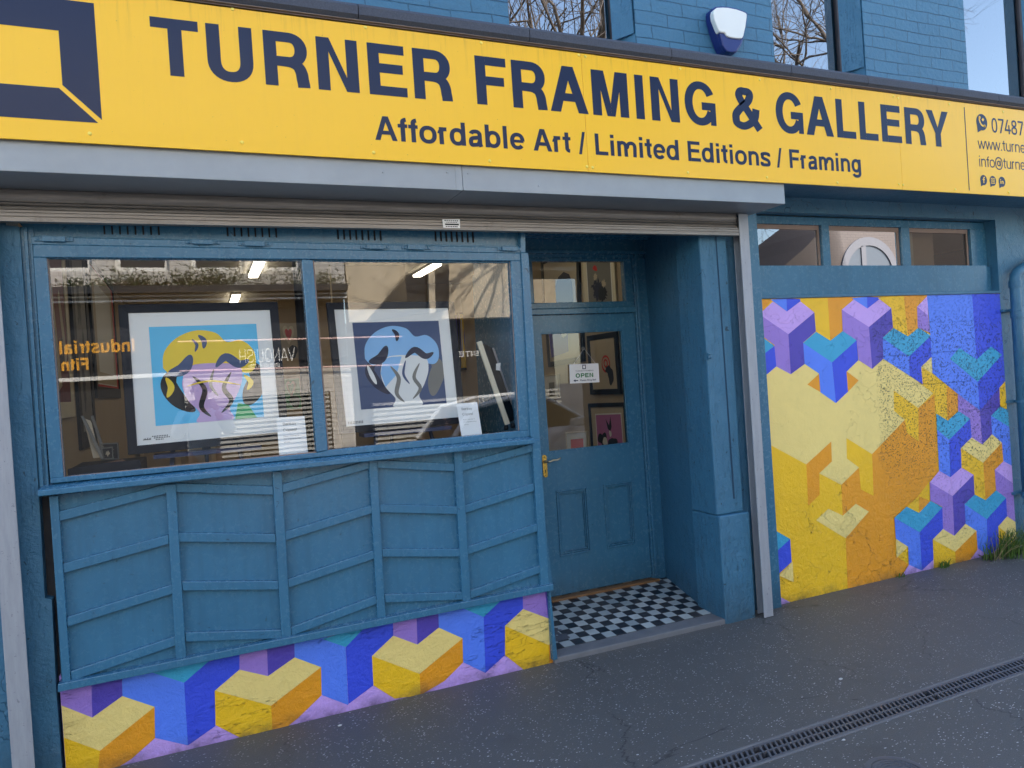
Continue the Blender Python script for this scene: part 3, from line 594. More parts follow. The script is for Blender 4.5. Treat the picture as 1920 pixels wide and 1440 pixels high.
# ---- display window: sash frame, panes, sill
WFY0, WFY1 = 3.632, 3.70
mb = MB()
mb.pp([(62, 458), (976, 474.5), (976.5, 489), (62.5, 482)], WFY0, WFY1); mb.pp([(94, 897), (594, 849), (615, 844), (995, 806), (996, 818), (94, 907)], WFY0, WFY1)
mb.pp([(62.5, 482), (87, 482.5), (119, 895), (93.5, 897)], WFY0+.0003, WFY1); mb.pp([(566, 486), (586.5, 487), (614.8, 844), (594, 848)], WFY0-.004, WFY1); mb.pp([(958, 488.5), (976.5, 488.8), (995, 806), (975.5, 808)], WFY0+.0003, WFY1)
mb.pp([(87, 482), (566, 485.5), (566, 488.5), (87, 485)], 3.652, WFY1-.01); mb.pp([(586, 487), (958, 490), (958, 493), (586, 490)], 3.652, WFY1-.01)
wf = mb.build('display_window_frame', BW, SB, bevel=0.004)
PUTTY = plain('aged_putty_bead', srgb(150, 128, 116), 0.7, var=0.2)
for q in ([(87, 485), (90.5, 485), (122, 895), (118, 896)], [(586.5, 489), (589, 489), (617.5, 843), (614.8, 843.5)], [(955.5, 490), (958, 490), (975.5, 807), (972.5, 807.5)], [(119, 893.5), (594, 846.3), (594, 849), (119, 897)]): MB().pp(q, 3.648, 3.655).build('putty_bead', PUTTY, wf)
for q in ([(86, 480), (567, 484), (596, 850), (118, 900)], [(586, 486), (960, 488), (978, 808), (614, 846)]):
    ps = [P(x, y, GY) for x, y in q]; MB().add(ps, [(0, 1, 2, 3)]).build('pane', GLASS, wf)
mb = MB(); pL = P(70, 921, 3.55); pR = P(1003.5, 822, 3.55)
zt = (pL.z+pR.z)/2; mb.prism([(pL.x, 3.55, zt), (pL.x, 3.735, zt+.022), (pL.x, 3.735, zt-.03), (pL.x, 3.562, zt-.0265), (pL.x, 3.55, zt-.025)], (pR.x-pL.x, 0, 0))
mb.build('sill', BW, wf, bevel=0.004)
# ---- panelled apron below the window
def cp(x, y): return (x/2.483, 860+y/2.483)
def dp(x, y): return (600+x/3.0, 820+y/3.0)
mb = MB(); mb.pp([(94, 930), (1003, 826), (1037, 1100), (116, 1288)], 3.634, 3.70)
ap = mb.build('apron_panel', BW, SB)
mb = MB()
vs_ = [(cp(228, 175), cp(270, 173), cp(330, 1050), cp(290, 1050)), (cp(772, 120), cp(818, 118), cp(868, 945), cp(820, 950)), (cp(1268, 60), cp(1312, 60), cp(1357, 840), cp(1312, 845)),
       (dp(275, 130), dp(322, 128), dp(370, 1025), dp(325, 1035)), (dp(752, 60), dp(797, 55), dp(850, 925), dp(805, 935)), (dp(1192, 12), dp(1238, 10), dp(1290, 840), dp(1245, 850))]
for q in vs_: MB().pp(q, 3.606, 3.634).build('upright_batten', BW, ap, bevel=0.003)
secs = [[(cp(272, 270), cp(776, 140)), (cp(294, 512), cp(786, 376)), (cp(312, 761), cp(803, 608)), (cp(330, 1014), cp(820, 848))],
        [(cp(818, 135), cp(1272, 149)), (cp(832, 367), cp(1284, 371)), (cp(848, 594), cp(1298, 590)), (cp(864, 832), cp(1312, 817))],
        [(cp(1314, 140), dp(277, 153)), (cp(1328, 361), dp(291, 405)), (cp(1342, 582), dp(304, 661)), (cp(1356, 806), dp(319, 914))],
        [(dp(322, 150), dp(757, 170)), (dp(336, 400), dp(777, 411)), (dp(350, 650), dp(791, 650)), (dp(366, 908), dp(805, 892))],
        [(dp(799, 168), dp(1193, 60)), (dp(816, 405), dp(1205, 280)), (dp(832, 638), dp(1224, 507)), (dp(847, 886), dp(1240, 741))]]
mb = MB()
for sct in secs:
    for (a_, b_) in sct:
        A = P(*a_, 3.611); B = P(*b_, 3.611); h_ = 0.0205
        MB().prism([A+EZ*h_, B+EZ*h_, B-EZ*h_, A-EZ*h_], (0, 0.023, 0)).build('slanted_batten', BW, ap, bevel=0.003)
mb = MB(); mb.pp([(108, 1283.5), (1038, 1095), (1038, 1107), (108, 1298.5)], 3.585, 3.70); mb.build('bottom_rail', BW, ap, bevel=0.003)
# corner post between window and door recess
mb = MB(); mb.pp([(977, 474), (990.7, 474), (1000.3, 623), (1014, 850), (1030.5, 1090), (1046, 1236), (1037, 1239), (1030, 1107), (1026, 1095), (1000, 835), (998, 822), (995.2, 818)], 3.62, 4.40)
mb.build('corner_post', BW, SB, bevel=0.003)
mb = MB(); mb.pp([(976, 418), (985, 418), (985.5, 474), (976.5, 474)], 3.63, 3.76); mb.build('upper_post', BW, SB, bevel=0.003)
# ---- painted lower wall under the window (the isometric mural)
def paint(mb, base, polys, conv, Y):
    k = 0
    for m, pts in [base]+polys:
        yy = Y-0.00006*k; k += 1
        mb.add([P(*conv(x, y), Y)+Vector((0, yy-Y, 0)) for x, y in pts], [tuple(range(len(pts)))], m)
idp = lambda x, y: (x, y)
mb = MB(); A0 = P(104, 1290, 3.652); mb.box(-0.625, 1.70, 3.6532, 3.80, -0.05, 0.44, V1)
lowpoly = []
def C(m, *p): lowpoly.append((m, [cp(*q) for q in p]))
def Dq(m, *p): lowpoly.append((m, [dp(*q) for q in p]))
C(V2, (262, 1040), (425, 1030), (430, 1205), (262, 1140)); C(V3, (425, 1030), (568, 1010), (570, 1105), (430, 1205))
C(B1, (568, 1010), (690, 980), (760, 1005), (857, 1043), (875, 1335), (722, 1300), (720, 1155), (570, 1105)); C(T_, (690, 990), (990, 930), (857, 1043)); C(B2, (857, 1043), (970, 945), (1115, 905), (1115, 985), (1000, 1080), (1003, 1245), (875, 1335))
C(Y1, (255, 1136), (430, 1205), (570, 1105), (720, 1155), (465, 1360), (255, 1283)); C(Y2, (255, 1283), (465, 1360), (440, 1620), (255, 1620)); C(Y3, (465, 1360), (720, 1155), (722, 1300), (610, 1400), (560, 1430), (500, 1600), (440, 1620))
C(V2, (1115, 905), (1243, 880), (1248, 1012), (1115, 983)); C(V3, (1243, 880), (1370, 850), (1372, 925), (1248, 1012))
C(Y1, (1000, 1080), (1115, 982), (1248, 1012), (1372, 925), (1495, 970), (1262, 1150)); C(Y2, (1000, 1080), (1262, 1150), (1270, 1300), (1140, 1310), (1003, 1240)); C(Y3, (1262, 1150), (1495, 970), (1498, 1100), (1385, 1210), (1270, 1300))
lowpoly.append((B1, [(551.8, 1200), (606, 1190), (648, 1213), (653, 1322), (603.3, 1303), (602, 1250.7), (552.5, 1232.5)])); lowpoly.append((T_, [(604, 1198), (700, 1170), (648, 1213)]))
Dq(B2, (145, 1180), (260, 1060), (410, 1040), (412, 1115), (292, 1230), (300, 1395), (160, 1500))
Dq(V2, (410, 1040), (543, 1010), (548, 1165), (412, 1115)); Dq(V3, (543, 1010), (665, 985), (668, 1070), (548, 1165))
Dq(Y1, (292, 1230), (412, 1115), (548, 1165), (668, 1070), (802, 1130), (560, 1330)); Dq(Y2, (292, 1230), (560, 1330), (565, 1450), (420, 1470), (300, 1395)); Dq(Y3, (560, 1330), (802, 1130), (805, 1265), (700, 1370), (565, 1450))
Dq(B1, (665, 985), (800, 955), (920, 1010), (930, 1325), (805, 1265), (802, 1130), (668, 1070)); Dq(T_, (800, 960), (1040, 900), (920, 1010)); Dq(B2, (920, 1010), (1030, 905), (1140, 880), (1142, 965), (1040, 1060), (1040, 1225), (930, 1325))
Dq(V2, (1140, 880), (1265, 860), (1283, 1020), (1142, 965)); Dq(V3, (1265, 860), (1290, 860), (1302, 1030), (1283, 1020)); Dq(Y1, (1040, 1060), (1142, 965), (1300, 1024), (1306, 1150), (1285, 1168)); Dq(Y2, (1040, 1060), (1285, 1168), (1290, 1300), (1150, 1310), (1040, 1225)); Dq(Y3, (1285, 1168), (1304, 1152), (1312, 1290), (1290, 1300))
def clip(pts, fn):
    o = []
    for i in range(len(pts)):
        a_, b_ = pts[i], pts[(i+1) % len(pts)]; fa, fb = fn(a_), fn(b_)
        if fa >= 0: o.append(a_)
        if (fa >= 0) != (fb >= 0): t = fa/(fa-fb); o.append(a_.lerp(b_, t))
    return o
def painted(mb, polys, Y, x0, x1, z0, z1):
    for k, (m, pts) in enumerate(polys):
        w_ = [P(x, y, Y) for x, y in pts]
        for fn in (lambda p: p.x-x0, lambda p: x1-p.x, lambda p: p.z-z0, lambda p: z1-p.z): w_ = clip(w_, fn)
        if len(w_) > 2:
            mb.add([p+Vector((0, -0.00006*k, 0)) for p in w_], [tuple(range(len(w_)))], m)
painted(mb, lowpoly, 3.6522, -0.624, 1.699, -0.04, 0.439)
mb.build('painted_base_wall', MU, SB, recalc=False)
# ---- big mural on the right
mb = MB(); MX0, MX1 = 3.345, 5.752
mb.box(MX0, MX1, 3.7032, 3.9, -0.05, 1.985, Y2)
mp_ = []
def U(m, *p): mp_.append((m, [(1400+x/3.692, 540+y/3.692) for x, y in p]))
U(Y3, (655, 1363), (778, 1243), (790, 1393), (875, 1438), (868, 1150), (1095, 912), (1108, 1000), (1190, 1060), (1188, 832), (1300, 735), (1320, 1180), (1325, 1290), (1260, 1345), (1180, 1450), (1105, 1515), (1030, 1590), (1030, 1850), (1120, 1915), (1080, 2000), (705, 2240), (685, 1733), (665, 1575))
U(Y2, (690, 1038), (868, 1150), (878, 1438), (790, 1390), (778, 1245), (693, 1180))
U(Y1, (95, 500), (950, 470), (1290, 728), (1188, 832), (1018, 710), (1020, 850), (1095, 912), (868, 1150), (690, 1038), (693, 1180), (778, 1243), (655, 1363), (503, 1283), (590, 1200), (585, 1063), (413, 1221), (148, 1078), (60, 1030))
U(Y3, (413, 1221), (585, 1063), (590, 1200), (503, 1283), (505, 1430), (425, 1510))
U(Y2, (1018, 710), (1188, 832), (1190, 1062), (1108, 1000), (1095, 912), (1020, 850))
U(Y3, (420, 668), (505, 590), (512, 722)); U(Y3, (690, 575), (775, 640), (700, 720))
U(Y1, (480, 1608), (565, 1528), (665, 1576), (755, 1493), (845, 1548), (685, 1733))
U(Y2, (1208, 545), (1285, 590), (1382, 680), (1390, 918), (1310, 865), (1300, 735), (1215, 665)); U(Y3, (1382, 680), (1460, 725), (1465, 850), (1390, 918)); U(Y1, (1205, 545), (1282, 470), (1286, 592))
U(Y3, (60, 80), (182, 80), (85, 182), (60, 200)); U(B1, (165, 80), (275, 70), (278, 163)); U(B2, (275, 70), (390, 78), (278, 163))
U(T_, (60, 310), (92, 328), (190, 400), (60, 510)); U(B2, (60, 510), (103, 470), (192, 400), (205, 543), (60, 665))
U(V1, (60, 160), (85, 182), (180, 95), (278, 163), (372, 93), (468, 170), (288, 320), (60, 180)); U(V2, (60, 160), (85, 180), (288, 320), (305, 597), (205, 543), (192, 395), (92, 320), (60, 300)); U(V3, (288, 320), (468, 170), (478, 300), (390, 378), (403, 525), (305, 597))
U(Y2, (370, 70), (560, 70), (578, 365), (478, 303), (468, 168), (372, 93)); U(Y3, (560, 70), (760, 60), (655, 150), (662, 300), (578, 365))
U(T_, (390, 380), (480, 303), (578, 365), (664, 298), (760, 362), (590, 515)); U(B1, (390, 380), (590, 515), (617, 797), (510, 722), (500, 592), (400, 525)); U(B2, (590, 515), (760, 362), (772, 500), (690, 580), (700, 718), (617, 797))
U(B1, (725, 70), (832, 60), (835, 142)); U(B2, (832, 60), (935, 65), (835, 142))
U(V1, (657, 150), (740, 80), (835, 142), (920, 78), (1000, 140), (845, 270)); U(V2, (657, 150), (845, 270), (868, 560), (775, 500), (760, 362), (664, 298)); U(V3, (845, 270), (1000, 140), (1012, 275), (940, 345), (945, 490), (868, 560))
U(Y2, (905, 68), (1085, 50), (1115, 335), (1012, 275), (1000, 140)); U(Y3, (1085, 50), (1262, 45), (1178, 130), (1183, 275), (1115, 335))
U(T_, (940, 345), (1015, 277), (1115, 335), (1188, 275), (1274, 330), (1122, 475)); U(B1, (940, 345), (1122, 475), (1130, 610), (945, 490)); U(B2, (1122, 475), (1274, 330), (1280, 475), (1206, 545), (1217, 667), (1128, 608))
U(V1, (1178, 130), (1250, 55), (1254, 190)); U(V2, (1178, 130), (1254, 190), (1268, 310), (1183, 273))
U(B1, (1245, 40), (1557, 40), (1590, 495), (1598, 650), (1612, 850), (1450, 725), (1285, 590), (1270, 330)); U(B2, (1557, 40), (1800, 40), (1812, 620), (1612, 850), (1598, 650), (1590, 495)); U(T_, (1405, 490), (1470, 415), (1590, 495), (1690, 405), (1765, 462), (1598, 650))
U(V2, (1460, 735), (1617, 850), (1630, 1085), (1555, 1035), (1545, 905), (1462, 852)); U(V3, (1612, 850), (1748, 690), (1752, 820), (1690, 885), (1697, 1015), (1630, 1085))
U(Y2, (1748, 690), (1808, 622), (1880, 560), (1880, 870), (1828, 855), (1752, 820))
U(T_, (1690, 885), (1752, 820), (1828, 857), (1880, 870), (1880, 1000), (1838, 975)); U(B1, (1690, 885), (1838, 975), (1880, 1000), (1880, 1260), (1850, 1240), (1770, 1198), (1760, 1075), (1697, 1015))
U(T_, (1310, 870), (1390, 918), (1465, 852), (1545, 905), (1400, 1050), (1315, 980)); U(B1, (1315, 980), (1400, 1050), (1408, 1310), (1330, 1265)); U(B2, (1400, 1050), (1545, 905), (1555, 1035), (1480, 1108), (1485, 1243), (1408, 1310))
U(Y1, (1480, 1108), (1555, 1035), (1630, 1083), (1697, 1012), (1764, 1070), (1635, 1210)); U(Y2, (1480, 1108), (1635, 1210), (1650, 1468), (1575, 1430), (1568, 1292), (1485, 1243)); U(Y3, (1635, 1210), (1764, 1070), (1775, 1200), (1715, 1258), (1724, 1400), (1650, 1468))
U(V1, (1265, 1345), (1330, 1266), (1408, 1310), (1485, 1243), (1568, 1293), (1423, 1440)); U(V2, (1265, 1345), (1423, 1440), (1435, 1715), (1355, 1668), (1350, 1512), (1268, 1470)); U(V3, (1423, 1440), (1568, 1293), (1575, 1430), (1505, 1497), (1512, 1632), (1435, 1715))
U(V1, (1715, 1258), (1775, 1198), (1850, 1240), (1890, 1260), (1890, 1390), (1858, 1365)); U(V2, (1715, 1258), (1858, 1365), (1890, 1390), (1890, 1660), (1800, 1580), (1790, 1455), (1724, 1400))
U(Y2, (1105, 1515), (1188, 1440), (1190, 1557)); U(Y3, (1188, 1440), (1270, 1475), (1190, 1557))
U(T_, (1020, 1590), (1105, 1513), (1190, 1557), (1270, 1473), (1352, 1518), (1195, 1690)); U(B1, (1020, 1590), (1195, 1690), (1210, 1955), (1120, 1915), (1115, 1790), (1030, 1735)); U(B2, (1195, 1690), (1352, 1518), (1356, 1668), (1285, 1740), (1290, 1880), (1210, 1955))
U(Y1, (1030, 1735), (1114, 1790), (1035, 1868))
U(T_, (1505, 1497), (1575, 1430), (1650, 1468), (1724, 1400), (1792, 1453), (1660, 1600)); U(B1, (1505, 1497), (1660, 1600), (1665, 1850), (1595, 1800), (1588, 1680), (1512, 1632)); U(B2, (1660, 1600), (1792, 1453), (1800, 1580), (1738, 1650), (1745, 1800), (1665, 1850))
U(V1, (1060, 2010), (1120, 1915), (1210, 1955), (1290, 1880), (1360, 1960), (1210, 2080)); U(V1, (1520, 1900), (1595, 1800), (1665, 1850), (1745, 1795), (1700, 1950), (1560, 1960))
U(Y1, (1285, 1740), (1356, 1668), (1435, 1715), (1512, 1632), (1588, 1680), (1440, 1825)); U(Y2, (1285, 1740), (1440, 1825), (1447, 1960), (1290, 1960), (1290, 1880)); U(Y3, (1440, 1825), (1588, 1680), (1595, 1810), (1530, 1900), (1447, 1960))
U(Y1, (1738, 1650), (1800, 1580), (1890, 1640), (1890, 1720), (1850, 1740)); U(Y2, (1738, 1650), (1850, 1740), (1890, 1760), (1890, 1900), (1745, 1860))
U(T_, (150, 1650), (195, 1678), (298, 1737), (150, 1880)); U(B2, (150, 1880), (210, 1817), (298, 1737), (308, 1895), (222, 1975), (150, 2020)); U(Y1, (150, 2060), (222, 1985), (315, 1893), (322, 2035), (222, 1990)); U(V1, (150, 2120), (232, 2140), (300, 2175), (400, 2260), (150, 2260))
painted(mb, mp_, 3.703, MX0+.001, MX1-.001, -0.04, 1.984)
mb.build('painted_side_wall', MU, SB, recalc=False)
# ---- high window strip above the mural
mb = MB()
mb.box(MX0, MX1, 3.69, 3.80, 1.986, 2.006)
mb.build('mural_ledge', BM, SB, bevel=0.003)
mb = MB(); mb.box(3.352, 5.62, 3.715, 3.76, 2.0075, 2.205); mb.box(5.62, 5.734, 3.76, 3.84, 2.0075, 2.205); fb = mb.build('boarded_panel', BW, SB, bevel=0.002)
mb = MB(); mb.box(3.345, 3.36, 3.704, 3.86, 2.0065, 2.554); mb.box(3.36, 5.735, 3.84, 3.86, 2.4965, 2.555)
mb.build('window_reveal', BM, SB)
SY = 3.81
def sx(x, y): return P(x, y, SY).x
e = [sx(1405, 460), sx(1536, 460), sx(1550, 460), sx(1685, 460), sx(1700, 460), sx(1814, 460), 5.734]
mb = MB(); z0, z1 = 2.2055, 2.4965
mb.box(e[1], e[2], SY-.03, SY+.04, z0, z1); mb.box(e[3], e[4], SY-.03, SY+.04, z0, z1); mb.box(e[5], e[6], SY-.03, SY+.04, z0, z1); mb.box(3.36, e[6], SY-.02, SY+.04, 2.497, 2.553)
sf = mb.build('high_window_frame', BW, SB, bevel=0.003)
mb = MB()
for a_, b_ in ((3.36, e[1]), (e[2], e[3]), (e[4], e[5])): mb.box(a_, b_, SY-.006, SY+.02, z1-.03, z1-.0005); mb.box(b_-.018, b_-.0005, SY-.006, SY+.02, z0, z1-.031)
mb.build('inner_bead', PUTTY, sf)
SGL = glassmat('high_window_glass', 0.10, tint=(0.55, 0.55, 0.52, 1), gain=1.0)
for a_, b_ in ((3.36, e[1]), (e[2], e[3]), (e[4], e[5])):
    MB().add([(a_, SY, z0), (b_, SY, z0), (b_, SY, z1), (a_, SY, z1)], [(0, 1, 2, 3)]).build('pane', SGL, sf)
mb = MB(); a_ = sx(1700, 460); mb.box(a_+.03, a_+.13, SY+.05, SY+.08, z0, z1); mb.build('paint_splashed_strip', plain('splashed_white_paint', srgb(196, 188, 170), 0.7, var=0.4, vs=20), sf)
mb = MB(); mb.box(a_+.13, a_+.42, SY+.10, SY+.12, 2.0, 2.7); mb.build('blind', plain('beige_blind', srgb(172, 150, 128), 0.8), sf)
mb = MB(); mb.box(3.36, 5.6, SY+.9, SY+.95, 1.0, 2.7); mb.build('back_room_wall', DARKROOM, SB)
# ---- right pier, recess, door
mb = MB(); mb.box(2.855, 3.062, 3.625, 3.88, 0.66, 2.55); mb.box(2.853, 3.085, 3.603, 3.8795, -0.03, 0.659); mb.build('right_pier', BM, SB, bevel=0.01)
mb = MB(); mb.pp([(1340, 425), (1342, 425), (1378, 935), (1375, 935)], 3.6235, 3.63); mb.build('pier_crack', plain('dark_crack', srgb(34, 64, 88), 0.9), SB)
mb = MB(); mb.prism([(2.872, 3.88, 0), (2.985, 4.43, 0), (3.2, 4.43, 0), (3.2, 3.88, 0)], (0, 0, 2.55)); mb.build('recess_side_wall', BM, SB)
mb = MB(); mb.box(3.055, 3.36, 3.71, 3.88, -0.03, 2.55); mb.build('pier_return', BM, SB)
mb = MB(); mb.box(3.195, 3.345, 3.66, 3.71, -0.03, 2.56); mb.build('edge_board', BW, SB, bevel=0.003)
mb = MB(); mb.box(1.72, 2.99, 3.92, 4.40, 2.50, 2.53)
for k in range(6): mb.box(1.72, 2.99, 3.93+k*.078, 3.96+k*.078, 2.488, 2.50)
mb.build('recess_ceiling', BW, SB, bevel=0.002)
def checker():
    a = N('black_and_white_floor_tiles'); b = a.b
    sp = a.n('SeparateXYZ'); a.l(a.coord(), sp.inputs[0]); s = 0.0692
    u = a.math('DIVIDE', a.math('SUBTRACT', sp.outputs[0], 1.888-20*s), s); v = a.math('DIVIDE', a.math('SUBTRACT', sp.outputs[1], 3.742), s)
    fu, fv = a.math('FLOOR', u), a.math('FLOOR', v)
    par = a.math('MODULO', a.math('ADD', a.math('ADD', fu, fv), 100.0), 2.0)
    cb = a.n('CombineXYZ', i={0: fu, 1: fv}); wn = a.n('TexWhiteNoise', noise_dimensions='2D', i={'Vector': cb.outputs[0]}).outputs['Value']
    dk = a.mix(wn, srgb(24, 30, 40), srgb(62, 58, 58)); lt = a.mix(wn, srgb(150, 160, 160), srgb(184, 190, 186))
    col = a.mix(par, dk, lt)
    eu = a.math('ABSOLUTE', a.math('SUBTRACT', a.math('FRACT', u), 0.5)); ev = a.math('ABSOLUTE', a.math('SUBTRACT', a.math('FRACT', v), 0.5))
    gr = a.ramp(a.math('MAXIMUM', eu, ev), [(0.482, g(0)), (0.492, g(1))])
    col = a.mix(a.math('MULTIPLY', gr, 0.7), col, srgb(70, 72, 76))
    d = a.ramp(a.noise(7, 8, 0.7), [(0.5, g(0)), (0.75, g(1))]); col = a.mix(a.math('MULTIPLY', d, 0.35), col, srgb(90, 90, 92))
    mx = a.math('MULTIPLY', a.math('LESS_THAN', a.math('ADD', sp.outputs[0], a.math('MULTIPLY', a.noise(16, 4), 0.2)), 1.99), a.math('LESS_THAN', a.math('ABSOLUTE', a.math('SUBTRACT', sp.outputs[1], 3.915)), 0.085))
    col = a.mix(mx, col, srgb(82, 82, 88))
    a.l(col, b.inputs['Base Color']); a.l(a.math('MULTIPLY_ADD', a.noise(12, 4), 0.3, 0.2), b.inputs['Roughness'])
    a.l(a.bump(a.math('SUBTRACT', a.noise(30, 4), gr), 0.2, 0.003), b.inputs['Normal']); return a.m
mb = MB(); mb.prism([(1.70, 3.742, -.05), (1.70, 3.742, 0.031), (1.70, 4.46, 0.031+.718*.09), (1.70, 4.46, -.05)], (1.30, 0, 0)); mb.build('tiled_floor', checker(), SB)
mb = MB(); mb.prism([(1.70, 3.632, -.03), (2.858, 3.612, -.03), (2.858, 3.7418, -.03), (1.70, 3.7418, -.03)], (0, 0, 0.0595)); mb.build('doorstep', STONE, SB, bevel=0.006)
DY = 4.43
dz = 0.093
mb = MB()
mb.box(1.72, 3.2, DY-.02, DY+.12, 2.3755, 2.655); 
mb.box(2.87, 2.985, DY-.035, DY+.1, 0.08, 2.375); mb.box(1.99, 2.028, DY-.035, DY+.1, 0.08, 2.375)
mb.box(2.028, 2.87, DY-.04, DY+.06, 1.99, 2.03)
mb.box(2.88, 2.905, DY-.052, DY-.035, 0.08, 2.40); mb.box(1.75, 2.985, DY-.05, DY-.02, 2.40, 2.425)
mb.box(1.72, 1.99, DY-.02, DY+.1, 0.08, 2.375)
df = mb.build('door_frame', BW, SB, bevel=0.004)
# transom light
mb = MB(); zt0, zt1 = 2.072, 2.352; tx0, tx1 = 2.094, 2.806
mb.box(2.028, 2.87, DY-.02, DY+.03, 2.031, zt0); mb.box(2.028, 2.87, DY-.02, DY+.03, zt1, 2.3745); mb.box(2.028, tx0, DY-.02, DY+.03, zt0, zt1); mb.box(tx1, 2.87, DY-.02, DY+.03, zt0, zt1)
tr = mb.build('transom_window', BW, SB, bevel=0.004)
MB().add([(tx0, DY, zt0), (tx1, DY, zt0), (tx1, DY, zt1), (tx0, DY, zt1)], [(0, 1, 2, 3)]).build('pane', DGLASS, tr)
# door leaf, built as a frame of stiles and rails with two raised and fielded panels
gl = [P(1010, 625, DY), P(1165, 618, DY), P(1178, 832, DY), P(1028, 848, DY)]
gx0_, gx1_ = (gl[0].x+gl[3].x)/2, (gl[1].x+gl[2].x)/2; gz0, gz1 = (gl[2].z+gl[3].z)/2, (gl[0].z+gl[1].z)/2
dx0, dx1, dz0, dz1 = 2.030, 2.868, dz+.012, 1.988
pn = []
for (a_, b_, c_, d_) in (((980+300/4.8, 820+488/4.8), (980+560/4.8, 820+455/4.8), (980+590/4.8, 820+1005/4.8), (980+345/4.8, 820+1060/4.8)), ((980+725/4.8, 820+435/4.8), (980+965/4.8, 820+405/4.8), (980+1000/4.8, 820+940/4.8), (980+765/4.8, 820+985/4.8))):
    q = [P(*v, DY) for v in (a_, b_, c_, d_)]; pn.append(((q[0].x+q[3].x)/2, (q[1].x+q[2].x)/2, (q[2].z+q[3].z)/2, (q[0].z+q[1].z)/2))
pz0 = (pn[0][2]+pn[1][2])/2; pz1 = (pn[0][3]+pn[1][3])/2
mb = MB(); y0, y1 = DY-.015, DY+.028
mb.box(dx0, gx0_, y0, y1, dz0, dz1); mb.box(gx1_, dx1, y0, y1, dz0, dz1); mb.box(gx0_, gx1_, y0, y1, gz1, dz1); mb.box(gx0_, gx1_, y0, y1, pz1, gz0); mb.box(gx0_, gx1_, y0, y1, dz0, pz0)
mb.box(gx0_, pn[0][0], y0, y1, pz0, pz1); mb.box(pn[0][1], pn[1][0], y0, y1, pz0, pz1); mb.box(pn[1][1], gx1_, y0, y1, pz0, pz1)
door = mb.build('door', BW, SB)
for a_, b_, _, _ in pn:
    m_ = MB()
    m_.box(a_+.001, b_-.001, y0+.014, y1-.004, pz0+.001, pz1-.001)
    for (i0, yy, wd) in ((-.012, y0-.007, .014), (.004, y0-.003, .010), (.016, y0+.004, .008)):
        A_, B_, C_, D_ = a_+i0, b_-i0, pz0+i0, pz1-i0
        m_.box(A_, B_, yy, y0+.016, D_-wd, D_); m_.box(A_, B_, yy, y0+.016, C_, C_+wd); m_.box(A_, A_+wd, yy, y0+.016, C_+wd, D_-wd); m_.box(B_-wd, B_, yy, y0+.016, C_+wd, D_-wd)
    m_.build('door_panel', BW, door, bevel=0.003)
m_ = MB()
for (A_, B_, C_, D_) in ((gx0_, gx1_, gz0, gz1),):
    m_.box(A_, B_, y0+.004, DY-.001, D_-.010, D_); m_.box(A_, B_, y0+.004, DY-.001, C_, C_+.010); m_.box(A_, A_+.010, y0+.004, DY-.001, C_+.01, D_-.01); m_.box(B_-.010, B_, y0+.004, DY-.001, C_+.01, D_-.01)
m_.build('glazing_bead', BW, door, bevel=0.002)
MB().add([(gx0_, DY, gz0), (gx1_, DY, gz0), (gx1_, DY, gz1), (gx0_, DY, gz1)], [(0, 1, 2, 3)]).build('pane', DGLASS, door)
mb = MB(); mb.box(2.05, 2.90, DY-.075, DY-.0155, dz-.03, dz+.008); mb.build('threshold', plain('oak_threshold', srgb(126, 92, 58), 0.5, var=0.15), SB, bevel=0.004)
# lever handle on a long back plate
hc = P(1022, 874, y0-.004)
m_ = MB(); pr = []
for k in range(9): a_ = math.pi*k/8; pr.append((hc.x+.017*math.cos(a_), hc.z+.062+.014*math.sin(a_)))
for k in range(9): a_ = math.pi+math.pi*k/8; pr.append((hc.x+.017*math.cos(a_), hc.z-.062+.014*math.sin(a_)))
m_.prism([(x, y0-.005, z) for x, z in pr], (0, .0048, 0)); hp = m_.build('handle_plate', BRASS, door, bevel=0.0015)
m_ = MB(); hz = hc.z+.032
m_.lathe((hc.x, y0-.004, hz), [(0.011, 0), (0.011, -.012), (0.008, -.03)], 16, axis='y')
m_.tube([(hc.x, y0-.033, hz), (hc.x+.02, y0-.040, hz-.001), (hc.x+.05, y0-.040, hz+.006), (hc.x+.075, y0-.039, hz+.004), (hc.x+.094, y0-.038, hz+.009), (hc.x+.104, y0-.036, hz+.016)], [.0085, .007, .0055, .006, .006, .004], 12); m_.build('lever', BRASSW, hp, smooth=True)
m_ = MB(); m_.lathe((hc.x, y0-.0052, hc.z-.030), [(0.0045, 0), (0.0045, -.0006)], 14, axis='y'); m_.box(hc.x-.0018, hc.x+.0018, y0-.0060, y0-.0052, hc.z-.044, hc.z-.030)
for dz_ in (.060, -.062): MB().lathe((hc.x, y0-.0052, hc.z+dz_), [(0.0035, 0), (0.0035, -.0008)], 10, axis='y').build('screw', INK, hp)
m_.build('keyhole', INK, hp)
# hook and bolt on pier
m_ = MB(); hk = P(1329, 668, 3.62); m_.box(hk.x-.008, hk.x+.008, 3.612, 3.626, hk.z-.02, hk.z+.02); m_.tube([hk+Vector((0, -.006, .01)), hk+Vector((0, -.022, .008)), hk+Vector((0, -.024, -.01)), hk+Vector((0, -.010, -.012))], .004, 8)
m_.build('hook', BW, SB)
